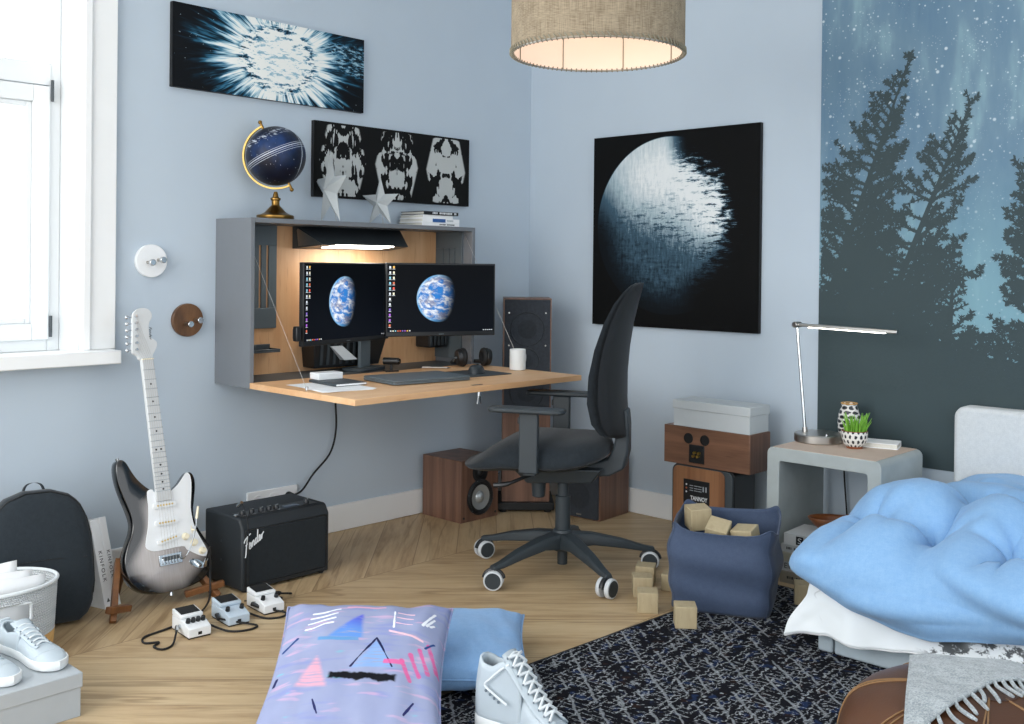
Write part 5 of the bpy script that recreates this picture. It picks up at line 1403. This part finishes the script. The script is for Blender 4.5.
BX, BY, BROT = 1.80, -.895, R(25)
bag = thing('fabric_bag', 'navy fabric bag standing on the floor, filled with wooden cubes', 'bag', (BX, BY, .0135), (0, 0, BROT))
BHX, BHY, BGH = .172, .150, .308
def bag_pt(u, z, inner=0.0):
    """u 0..1 round the four sides, z height"""
    h = z/BGH
    t = u*2*pi; c, s = cos(t), sin(t); k = .30
    x = math.copysign(abs(c)**k, c)*(BHX-inner)*(1+.06*sin(h*pi)*1.2+.05*h); y = math.copysign(abs(s)**k, s)*(BHY-inner)*(1+.10*sin(h*pi)-.0*h)
    # slack folds
    f = .012*pnoise(V((x*7, y*7, z*9+1)))+.008*sin(z*42+x*9)*sstep(0, .1, z)
    d = V((x, y)).normalized()
    corner = abs(c*s)*2
    zz = z+(.012*corner**4-.014*(1-corner))*h**4 - (.02*h**3 if y < 0 else -.005*h**3)
    return (x+d.x*f, y+d.y*f, zz)
b = MB(); b.grid(lambda u, v: bag_pt(u, v*BGH), 72, 30, cu=True)
b.build('side', MT['bag_navy'], bag, solid=.004, ang=70)
one('bottom', MT['bag_navy'], lambda b: b.loft([[bag_pt(k/72, .0008) for k in range(72)], [tuple(c*.5 for c in bag_pt(k/72, .0008)[:2])+(.001,) for k in range(72)]], False, True), bag)
one('hem', MT['bag_inside'], lambda b: b.tube([bag_pt(k/72, BGH) for k in range(72)], .0032, 6, closed=True), bag)
for k in (9, 27, 45, 63): one('corner_seam', MT['bag_inside'], lambda b: b.tube([tuple(V(bag_pt(k/72, z))*1.004) for z in [BGH*q/20 for q in range(21)]], .0016, 6), bag)
BR_ = M4.Translation((BX, BY, .0135)) @ Euler((0, 0, BROT)).to_matrix().to_4x4()
def inbag(x, y, z): return tuple(BR_ @ V((x, y, z)))
cube('upright wooden cube at the left inside the navy bag, highest of those in it', inbag(-.10, .02, .252), R(40), .078, (R(4), R(-3), R(52)))
cube('tilted wooden cube in the middle of the navy bag', inbag(-.02, -.07, .232), R(40), .076, (R(24), R(10), R(20)))
cube('flat wooden cube at the right inside the navy bag, its top just showing', inbag(.085, -.07, .215), R(40), .078, (R(8), R(-6), R(10)))
one('inner_base', MT['bag_inside'], lambda b: b.prism(rrect(-.15, .15, -.13, .13, .03), .17, .175), bag)
# ------------------------------------------------------------------ concrete nightstand
NX0, NX1, NY0, NY1, NZ1 = 1.722, 2.186, -.470, -.095, .512
ns = thing('nightstand', 'grey concrete bedside table open at front and back, beside the bed', 'nightstand', ((NX0+NX1)/2, (NY0+NY1)/2, 0))
def ns_profile():
    w2 = (NX1-NX0)/2; t = .052; o = .026; i = .012
    P = [(-w2, 0)]
    P += [(-w2+o-o*cos(a), NZ1-o+o*sin(a)) for a in [R(90*k/6) for k in range(7)]]
    P += [(w2-o+o*sin(a), NZ1-o+o*cos(a)) for a in [R(90*k/6) for k in range(7)]]
    P += [(w2, 0), (w2-t, 0)]
    P += [(w2-t-i+i*cos(a), NZ1-t-i+i*sin(a)) for a in [R(90*k/4) for k in range(5)]]
    P += [(-w2+t+i-i*sin(a), NZ1-t-i+i*cos(a)) for a in [R(90*k/4) for k in range(5)]]
    P += [(-w2+t, 0)]
    return P
one('shell', MT['concrete'], lambda b: b.prism(ns_profile(), NY0-ns.location.y, NY1-ns.location.y, 'y'), ns, bevel=.003, ang=30)
one('top_inlay', MT['nightstand_top'], lambda b: b.prism(rrect(-.232+.022, .232-.022, -.1875+.002, .1875-.002, .004, 2), NZ1-.001, NZ1+.0008), ns)
ZN = NZ1+.0012
# table lamp
LX, LY = 1.812, -.225
tl = thing('desk_lamp', 'brushed metal reading lamp with a long thin arm on the concrete nightstand', 'lamp', (LX, LY, ZN))
one('base', MT['steel'], lambda b: b.lathe([(0, 0), (.090, 0), (.094, .003), (.094, .030), (.091, .034), (.0, .036)], 48), tl, ang=30)
ex = V((-.106, .012, .468))
one('stem', MT['chrome'], lambda b: b.tube([(-.055, -.005, .034), tuple(ex)], .0062, 12), tl)
one('stem_socket', MT['steel'], lambda b: b.cyl((-.055, -.005, .034), (-.057, -.005, .052), .011, .010, seg=18), tl)
one('elbow', MT['steel'], lambda b: b.at(tuple(ex)).cyl((-.004, -.018, 0), (.004, .018, 0), .0125, seg=20), tl, bevel=.002)
arm = one('arm', MT['steel'], lambda b: b.at(tuple(ex), (0, R(1.2), 0)).box(.0, .425, -.010, .010, -.007, .007), tl, bevel=.003)
arm.rotation_euler = (0, 0, 0)
one('light_strip', MT['led'], lambda b: b.at(tuple(ex), (0, R(1.2), 0)).box(.055, .375, -.0095, .0095, -.0095, -.0072), arm)
one('touch_switch', MT['chrome'], lambda b: b.cyl((.055, -.035, .0345), (.055, -.035, .039), .007, seg=16), tl)
def spots(base, ink, rows, per, fat):
    def fn():
        x, y, z = coords(); a = at2(y, x)/6.28318*per; k = z*rows
        off = fl(k)*.5
        u = fr(a+off)-.5; v = fr(k)-.5
        n = noi(vec(a, k, 1.0), 1.7, 2.0)-.5
        d = sq((u+n*.5)*(u+n*.5)*fat+(v+n*.3)*(v+n*.3)*1.0)+n*.3
        inr = sm(.42, .36, d)
        return {'Base Color': mixc(lin(base), lin(ink), inr), 'Roughness': .35}
    return fn
pot = thing('plant_pot', 'small white pot with black dabs holding green grass, on the nightstand', 'potted plant', (1.985, -.262, ZN))
one('pot_body', shader('pot_glaze', spots('#e4e2dc', '#1d2128', 52.0, 15.0, 2.6)), lambda b: b.lathe([(.031, .008), (.040, .016), (.048, .034), (.050, .05), (.0495, .066), (.048, .068), (.046, .066), (.045, .055), (0, .054)], 40), pot)
one('pot_foot', MT['terracotta'], lambda b: b.lathe([(0, 0), (.030, 0), (.031, .002), (.0315, .009), (.0, .009)], 32), pot)
one('pot_rim', MT['terracotta'], lambda b: b.tube([(.0485*cos(2*pi*k/40), .0485*sin(2*pi*k/40), .068) for k in range(40)], .0014, 6, closed=True), pot)
def grassy(b):
    rnd = random.Random(3)
    for k in range(70):
        a, r = rnd.random()*2*pi, .04*sqrt(rnd.random()); x, y = r*cos(a), r*sin(a)
        h = rnd.uniform(.05, .085); lx, ly = x*.5+rnd.uniform(-.012, .012), y*.5+rnd.uniform(-.012, .012)
        b.tube([(x, y, .054), (x+lx*.4, y+ly*.4, .054+h*.55), (x+lx, y+ly, .054+h)], [.0026, .0024, .0006], 5)
tag(one('grass', MT['grass_leaf'], grassy, pot), kind='stuff')
vs = thing('vase', 'white vase with black dabs and a rust rim, behind the grass pot', 'vase', (1.893, -.118, ZN))
one('vase_body', shader('vase_glaze', spots('#dcdad6', '#23262c', 55.0, 7.0, 1.0)), lambda b: b.lathe([(0, 0), (.026, 0), (.030, .003), (.043, .04), (.046, .075), (.043, .105), (.034, .132), (.030, .143), (.031, .15), (.033, .153), (.029, .153), (.027, .145), (.03, .13), (0, .12)], 40), vs)
one('vase_rim', MT['cork'], lambda b: b.tube([(.031*cos(2*pi*k/32), .031*sin(2*pi*k/32), .153) for k in range(32)], .0026, 6, closed=True), vs)
book('book', 'white book lying on the nightstand behind the grass pot', (2.035, -.155, ZN), .155, .105, .021, MT['paper'], R(196))
# stack of books and a carved bowl inside the nightstand
zz = .0004
rowsb = ((.045, '#8f8a7e', '', 'lowest book in the nightstand, brownish cover, mostly in shadow', 0, .24),
         (.038, '#c6cacb', 'Elliott', 'light grey book with large dark spine lettering, second from the floor in the nightstand', -.014, .25),
         (.034, '#a9a798', '', 'beige book in the middle of the nightstand stack', .003, .225),
         (.030, '#b9bec0', '', 'thin grey book second from the top of the nightstand stack', .0, .225),
         (.044, '#cfd3d4', '', 'thick pale book with a black square on its spine, topmost in the nightstand', .006, .22))
for k, (h, cc, txt, lab, dx, L_) in enumerate(rowsb):
    mm = plain('cover_%d' % k, cc, .6, nscale=20)
    def ext(t, txt=txt, h=h, L_=L_, k=k):
        if k == 4:
            bx('spine_square', MT['black_plastic'], (-.06, -.03, -.0906, -.0899, .006, h-.006), t, bevel=0)
            one('spine_mark', MT['white_print'], lambda b: b.tube(catmull([(-.038, -.0909, h/2+.008), (-.048, -.0909, h/2+.009), (-.050, -.0909, h/2+.003), (-.041, -.0909, h/2-.002), (-.042, -.0909, h/2-.009), (-.052, -.0909, h/2-.008)], 4), .0014, 6), t)
        elif k == 1: text_mesh('spine_lettering', txt, .03, MT['ink'], t, frame((-L_/2+.075, -.0903, h/2), (1, 0, 0), (0, 0, 1)))
        else: marks(t, MT['ink'], -.09, .02, -.0901, h/2, .011, k)
    book('book', lab, (1.915+dx, -.405, zz), L_, .18, h, mm, R(3-4*(k % 2)), 'books stacked in the nightstand', ext)
    zz += h+.0005
bw = thing('wooden_bowl', 'carved brown wooden bowl with a pointed tip, on the books in the nightstand', 'bowl', (1.945, -.37, zz), (0, 0, R(35)))
def bowl_pt(u, v, o=0):
    a = u*2*pi; t = v; tip = 1+.35*max(0, cos(a))**8
    return ((.085-o)*t*tip*cos(a), (.055-o)*t*sin(a), .004+o+.055*t**2.2+.03*max(0, cos(a))**6*t**3)
b = MB(); b.grid(lambda u, v: bowl_pt(u, v*.99+.01), 48, 12, cu=True); b.build('bowl_shell', MT['bowl_wood'], bw, solid=-.004, ang=60)
one('base_ring', MT['bowl_wood'], lambda b: b.lathe([(0, 0), (.03, 0), (.032, .006), (0, .007)], 28), bw)
lc = thing('lamp_cable', 'thin black cable hanging down the wall behind the nightstand', 'cable', (1.832, -.060, .50))
one('cord', MT['rubber'], lambda b: b.tube(catmull([(0, 0, .0), (0, .02, -.02), (.0, .03, -.15), (.012, .035, -.33), (.02, .03, -.49)], 6), .0035, 8), lc)
one('plug', MT['rubber'], lambda b: b.cyl((.02, .03, -.497), (.0205, .03, -.46), .011, .007, seg=14), lc)

# ------------------------------------------------------------------ day bed along the back wall
bed = thing('bed', 'grey upholstered bed with a rounded headboard below the forest mural', 'bed', (3.3, -.58, 0))
def B_(name, m, fn, **k):
    b = MB(); b.at((-3.3, .58, 0)); fn(b); return b.build(name, m, bed, **k)
B_('headboard', MT['headboard'], lambda b: b.prism(rrect(2.302, 4.25, .05, .697, .045, 8), -.10, -.012, 'y'), bevel=.018, seg=4)
for x0, x1 in ((2.262, 2.312), (2.317, 4.25)):
    B_('base_panel', MT['bed_base'], lambda b: b.box(x0, x1, -1.092, -.105, .0135, .19), bevel=.008, seg=3)
B_('mattress', MT['white_plastic'], lambda b: b.prism(rrect(2.272, 4.25, -1.085, -.11, .05), .192, .345), bevel=.03, seg=4)

def hem_white(x): return interp([(2.18, .062), (2.22, .075), (2.33, .095), (2.45, .088), (2.69, .125), (2.9, .14), (4.3, .15)], x)
def white_fn():
    x, y, z = coords(); v = vec(x, y, z)
    n = noi(vec(x*1.0, z*1.8, y), 11.0, 5.0, .72)
    big = noi(vec(x, z, 4.0), 4.0, 2.0)
    right = sm(-.70, -.62, x+(z-.12)*.8)
    blot = sm(.46, .52, n)*right*sm(.36, .5, big)
    ln = sm(.012, .004, ab(noi(vec(x*1.0, z*1.0, 2.0), 7.0, 2.0)-.52))*sm(.50, .62, noi(v, 5.0))*.45
    c = mixc(lin('#e6ebed'), lin('#23292d'), mx(blot*.9, ln*(1.0-right)))
    return {'Base Color': c, 'Roughness': .9, 'Specular IOR Level': .15, 'Sheen Weight': .1}
def white(u, v):
    # v: 0 on the mattress top .. 1 hem
    L0 = 2.25-.06*sstep(.25, 1, v)
    x = lerp(L0, 4.28, u**1.25)
    hz = hem_white(x)
    if v < .25:
        q = v/.25; y = lerp(-.80, -1.06, q); z = .350-.006*q
    else:
        q = (v-.25)/.75; a = min(1, q/.22)*pi/2
        y = -1.06-.05*sin(a)-.055*q; z = lerp(.344-.05*(1-cos(a)), hz, q**1.05)
    left = sstep(.16, 0, x-L0)
    z -= left*.10*(1-v)
    f = .022*pnoise(V((x*5.5, v*2.0, 3)))*v+.013*sin(x*26+v*2.2)*v*v+.010*pnoise(V((x*16, v*5, 1)))*v
    return (x-3.3, y-f+.58, z+.008*pnoise(V((x*9, v*2, 8)))*v)
wd = thing('white_blanket', 'white printed bed cover hanging over the bed front, below the blue duvet', 'bed cover', (3.3, -.58, 0))
b = MB(); b.grid(white, 150, 40); b.build('cover', shader('white_cover_print', white_fn), wd, solid=-.010, ang=80)
one('hem', MT['paper'], lambda b: b.tube([white(k/120, 1) for k in range(121)], .0045, 6), wd)

def hem_blue(x): return interp([(2.10, .300), (2.16, .282), (2.27, .252), (2.36, .225), (2.47, .200), (2.56, .182), (2.66, .176), (2.8, .20), (2.95, .235), (3.3, .25), (4.3, .25)], x)
TUFT = [(2.355+.222*i+.025*j, -.91-.055*min(i, 1)+.30*j+.02*sin(i*2.1+j)) for i in range(9) for j in range(3)]
FOLDS = [(TUFT[3*i+j], TUFT[3*(i+di)+j+dj]) for i in range(9) for j in range(3) for di, dj in ((1, 0), (0, 1)) if i+di < 9 and j+dj < 3 and (i*3+j*5+di) % 4]
FOLDS += [(TUFT[0], (2.24, -.84)), (TUFT[0], (2.30, -1.08)), (TUFT[3], (2.60, -1.16)), (TUFT[2], (2.30, -.14)), (TUFT[1], (2.25, -.58))]
def seg_d(px, py, a, b):
    dx, dy = b[0]-a[0], b[1]-a[1]; t = max(0, min(1, ((px-a[0])*dx+(py-a[1])*dy)/(dx*dx+dy*dy)))
    return sqrt((px-a[0]-t*dx)**2+(py-a[1]-t*dy)**2)
def blue(u, v):
    VT = .62
    if v < VT: ys = lerp(-.115, -1.0, v/VT)
    else: ys = -1.0-.2*(v-VT)/(1-VT)
    L0 = interp([(-1.2, 2.195), (-1.02, 2.195), (-.85, 2.21), (-.6, 2.235), (-.35, 2.255), (-.1, 2.285)], ys)
    x = lerp(L0, 4.30, u**1.35)
    top = .402+.070*sstep(-.15, -.85, ys)+.008*sin(x*3)
    d = min([sqrt((x-a)**2+(ys-c)**2) for a, c in TUFT]); f = min([seg_d(x, ys, a, c) for a, c in FOLDS])
    puff = -.062*math.exp(-(d/.055)**2)-.026*math.exp(-(f/.030)**2)+.030*sstep(.02, .11, f)
    dn = min(TUFT, key=lambda q_: (x-q_[0])**2+(ys-q_[1])**2); th_a = atan2(ys-dn[1], x-dn[0])
    puff += .016*math.exp(-(d/.10)**2)*min(1, d/.04)*sin(6*th_a+dn[0]*9+2*pnoise(V((x*5, ys*5, 1))))
    puff += .006*sin((x*.8+ys*1.1)*34+4*pnoise(V((x*3, ys*3, 4))))*sstep(.4, .7, pnoise(V((x*3.1, ys*3.1, 9)))+.5)
    puff += .012*pnoise(V((x*4, ys*4, 0)))+.005*pnoise(V((x*13, ys*9, 5)))
    left = min(1, max(0, x-L0)/.24); left = sqrt(max(0, 1-(1-left)**2))
    zl = interp([(-1.2, .27), (-1.0, .275), (-.8, .30), (-.5, .33), (-.1, .36)], ys)
    if v < VT:
        q = v/VT; y = ys
        rb = sstep(1.0, .72, q)
        z0 = lerp(zl, top-.075*(1-rb), left)+puff*(.35+.65*left)
        return (x-3.3, y+.58, z0)
    q = (v-VT)/(1-VT)
    hz = hem_blue(x)
    z1 = lerp(zl, top-.075, left)+puff*(.35+.65*left)*(1-q)
    y = -1.0-.185*sin(min(1, q*1.5)*pi/2)*(.5+.5*left)-.02*q+.03*sstep(.82, 1, q)
    z = lerp(z1, hz, q**1.35)
    wv = .034*math.exp(-(((z-.32)+.22*(x-2.95))/.03)**2)*sstep(2.55, 2.75, x)+.024*math.exp(-(((z-.24)-.10*(x-2.5))/.018)**2)*sstep(2.35, 2.5, x)*sstep(2.9, 2.6, x)
    wv += .018*pnoise(V((x*4.5+z*3, z*7, 2)))+.012*sin((x*.55+z)*24)*sstep(2.35, 2.9, x)*sin(q*pi)+.009*sin((x-z*.6)*46)*sstep(2.55, 2.2, x)*sin(q*pi)
    return (x-3.3, y-wv+.58, z)
dv = thing('duvet', 'fluffy light blue duvet spread over the bed', 'duvet', (3.3, -.58, 0))
b = MB(); b.grid(blue, 230, 120); b.build('duvet_top', MT['duvet_blue'], dv, solid=-.022, ang=85)
one('hem', MT['duvet_blue'], lambda b: b.tube([tuple(V(blue(k/140, 1))+V((0, .012, .004))) for k in range(141)], .013, 8), dv)

# ------------------------------------------------------------------ leather pouf with a fringed throw
PX, PY, PR, PH = 3.097, -2.02, .27, .40
pf = thing('pouf', 'round brown leather pouf with tan stitching, on the rug before the bed', 'pouf', (PX, PY, .0135))
PPROF = [(0, 0), (.20, 0), (.245, .02), (.268, .07), (.285, .15), (.288, .22), (.278, .29), (.255, .335), (.21, .362), (.14, .378), (.06, .384), (0, .385)]
pp = catmull([(r, 0, z) for r, z in PPROF], 3)
def pr_z(r):
    tab = sorted([(p.x, p.z) for p in pp if p.z > .2]); return interp(tab, r)
one('leather_body', MT['leather'], lambda b: b.lathe([(max(0, p.x), p.z) for p in pp], 72), pf, ang=60)
prof_tab = [(p.z, p.x) for p in pp if p.z < .375]
for k in range(8):
    a = R(45*k+196)
    for da in (-.03, .03): one('seam_thread', MT['thread_tan'], lambda b: b.tube([((p.x+.0012)*cos(a+da*(.3+.7*min(1, p.x/.2))), (p.x+.0012)*sin(a+da*(.3+.7*min(1, p.x/.2))), p.z+.0008) for p in pp if p.x > .02], .0017, 5), pf)
one('top_disc', MT['leather_dark'], lambda b: b.lathe([(.05, .3835), (.05, .3865), (0, .388)], 36), pf)
def felt_fn():
    x, y, z = coords(); v = vec(x, y, z)
    n = noi(v, 230.0, 3.0, .8); n2 = noi(v, 38.0, 3.0, .6)
    t = sm(.3, .7, n*.7+n2*.3)
    return {'Base Color': mixc(lin('#737d83'), lin('#bcc3c6'), t), 'Roughness': .95, 'Specular IOR Level': .1, 'Sheen Weight': .3, 'Normal': bump(n, .5, .004)}
MT['felt'] = shader('grey_felt', felt_fn)
th = thing('throw', 'grey felted throw with a twisted fringe, draped over the brown pouf', 'throw', (PX, PY, .0135))
RV = V((.723, .690, 0)); FV = V((.690, -.723, 0))       # along the fringe edge / towards the room
def throw_pt(u, v):
    c = lerp(-.25, -.015+.14*sstep(.42, 0, u)+.012*sin(u*9), v); a = lerp(-.055, .31, u)-.42*(c+.25)*(1-.55*u)
    p = RV*a+FV*c; r = p.length
    if r < .25: z = pr_z(r)
    else:
        z = pr_z(.25)-(r-.25)*1.6; p = p*(min(r, .25+(r-.25)*.35)/r)*1.0
    z = max(.12, z)
    z += .006+.006*pnoise(V((a*9, c*9, 0)))+.004*sin(a*34)*max(0, v-.4)
    return (p.x*1.012, p.y*1.012, z)
b = MB(); b.grid(throw_pt, 46, 40); b.build('cloth', MT['felt'], th, solid=-.007, ang=80)
rnd = random.Random(5)
for k in range(26):
    u = (k+.5)/26; p0 = V(throw_pt(u, 1)); p1 = V(throw_pt(u, .95)); d = (p0-p1).normalized()
    sw = rnd.uniform(-.018, .018); L_ = rnd.uniform(.12, .16)
    q = []
    for i in range(6):
        t = i/5; c = p0+FV*(.045*t)*L_/.1+RV*sw*t*t+V((0, 0, .002-L_*.75*t*t*.8-.01*t))
        rr = sqrt(c.x*c.x+c.y*c.y)
        zs = (pr_z(rr) if rr < .25 else pr_z(.25)-(rr-.25)*1.6)+.005
        q.append((c.x, c.y, max(c.z, zs) if rr < .28 else c.z))
    one('fringe_strand', MT['felt'], lambda b: b.tube(catmull(q, 3), [.0042]*14+[.0030]*2, 6), th)

# ------------------------------------------------------------------ hanging lamp
HX, HY, HZ, HR = 1.711, -1.541, 1.886, .276
hl = thing('pendant_lamp', 'large brown linen drum lampshade hanging from the ceiling, lit inside', 'lamp', (HX, HY, HZ))
MT['linen'] = None
def linen_fn():
    x, y, z = coords(); a = at2(y, x)
    w1 = noi(vec(a*160.0, z*14.0, 0.0), 1.0, 2.0, .6); w2 = noi(vec(a*10.0, z*520.0, 3.0), 1.0, 2.0, .6)
    t1 = sn(a*620.0)*.5+.5; t2 = sn(z*1500.0)*.5+.5
    n = noi(vec(x, y, z), 22.0, 3.0, .6)
    t = sm(.25, .75, w1*.34+w2*.34+t1*.08+t2*.08+n*.22)
    return {'Base Color': mixc(lin('#54483a'), lin('#b2a48d'), t), 'Roughness': .95, 'Specular IOR Level': .1, 'Normal': bump(t, .5, .003)}
HH = .34
one('shade', shader('linen_weave', linen_fn), lambda b: b.loft([[(HR*cos(2*pi*k/96), HR*sin(2*pi*k/96), z) for k in range(96)] for z in (.004, HH*.33, HH*.66, HH)], False, False), hl, fix=True)
MT['lining'] = plain('lining', '#f0dccd', .8, nscale=8, var=.02)
one('lining', MT['lining'], lambda b: b.loft([[((HR-.006)*cos(2*pi*k/96), (HR-.006)*sin(2*pi*k/96), z) for k in range(96)] for z in (.004, HH*.5, HH)], False, False), hl)
for z in (.003, HH): one('rim', MT['steel'], lambda b: b.tube([((HR-.003)*cos(2*pi*k/96), (HR-.003)*sin(2*pi*k/96), z) for k in range(96)], .0038, 8, closed=True), hl)
MT['stitch'] = plain('stitch', '#8a8676', .9, nscale=60, var=.2)
def stitches(b):
    for k in range(96):
        a, a2 = 2*pi*k/96, 2*pi*(k+.55)/96
        b.tube([((HR+.003)*cos(a), (HR+.003)*sin(a), .016), ((HR+.0035)*cos(a2), (HR+.0035)*sin(a2), .002), ((HR-.003)*cos(a2), (HR-.003)*sin(a2), -.002), ((HR-.009)*cos(a2), (HR-.009)*sin(a2), .008)], .0021, 5)
one('stitching', MT['stitch'], stitches, hl)
for k in range(8):
    a = R(20+45*k); one('rib', MT['stitch'], lambda b: b.tube([((HR-.008)*cos(a), (HR-.008)*sin(a), .004), ((HR-.008)*cos(a), (HR-.008)*sin(a), HH)], .0017, 6), hl)
def spider(b):
    for k in range(3):
        a = R(120*k); b.tube([(.02*cos(a), .02*sin(a), HH-.01), ((HR-.006)*cos(a), (HR-.006)*sin(a), HH-.003)], .002, 6)
one('spider', MT['steel'], spider, hl)
one('socket', MT['white_plastic'], lambda b: b.cyl((0, 0, HH-.06), (0, 0, HH+.02), .02, seg=20), hl)
MT['bulb'] = plain('bulb', '#ffe3c4', .4, emit=2.0)
one('bulb', MT['bulb'], lambda b: b.sphere((0, 0, HH-.10), .034, 20, 12, (1, 1, 1.2)), hl)
one('cord', MT['rubber'], lambda b: b.cyl((0, 0, HH+.02), (0, 0, 3.0-HZ-.03), .003, seg=8), hl)
one('ceiling_rose', MT['white_plastic'], lambda b: b.cyl((0, 0, 3.0-HZ-.035), (0, 0, 3.0-HZ-.0005), .045, .06, seg=32), hl)
lp = bpy.data.lights.new('pendant_bulb_light', 'POINT'); lp.energy = 1.15; lp.color = (1, .86, .73); lp.shadow_soft_size = .045
lo = bpy.data.objects.new('pendant_bulb_light', lp); col.objects.link(lo); lo.location = (HX, HY, HZ+.10)
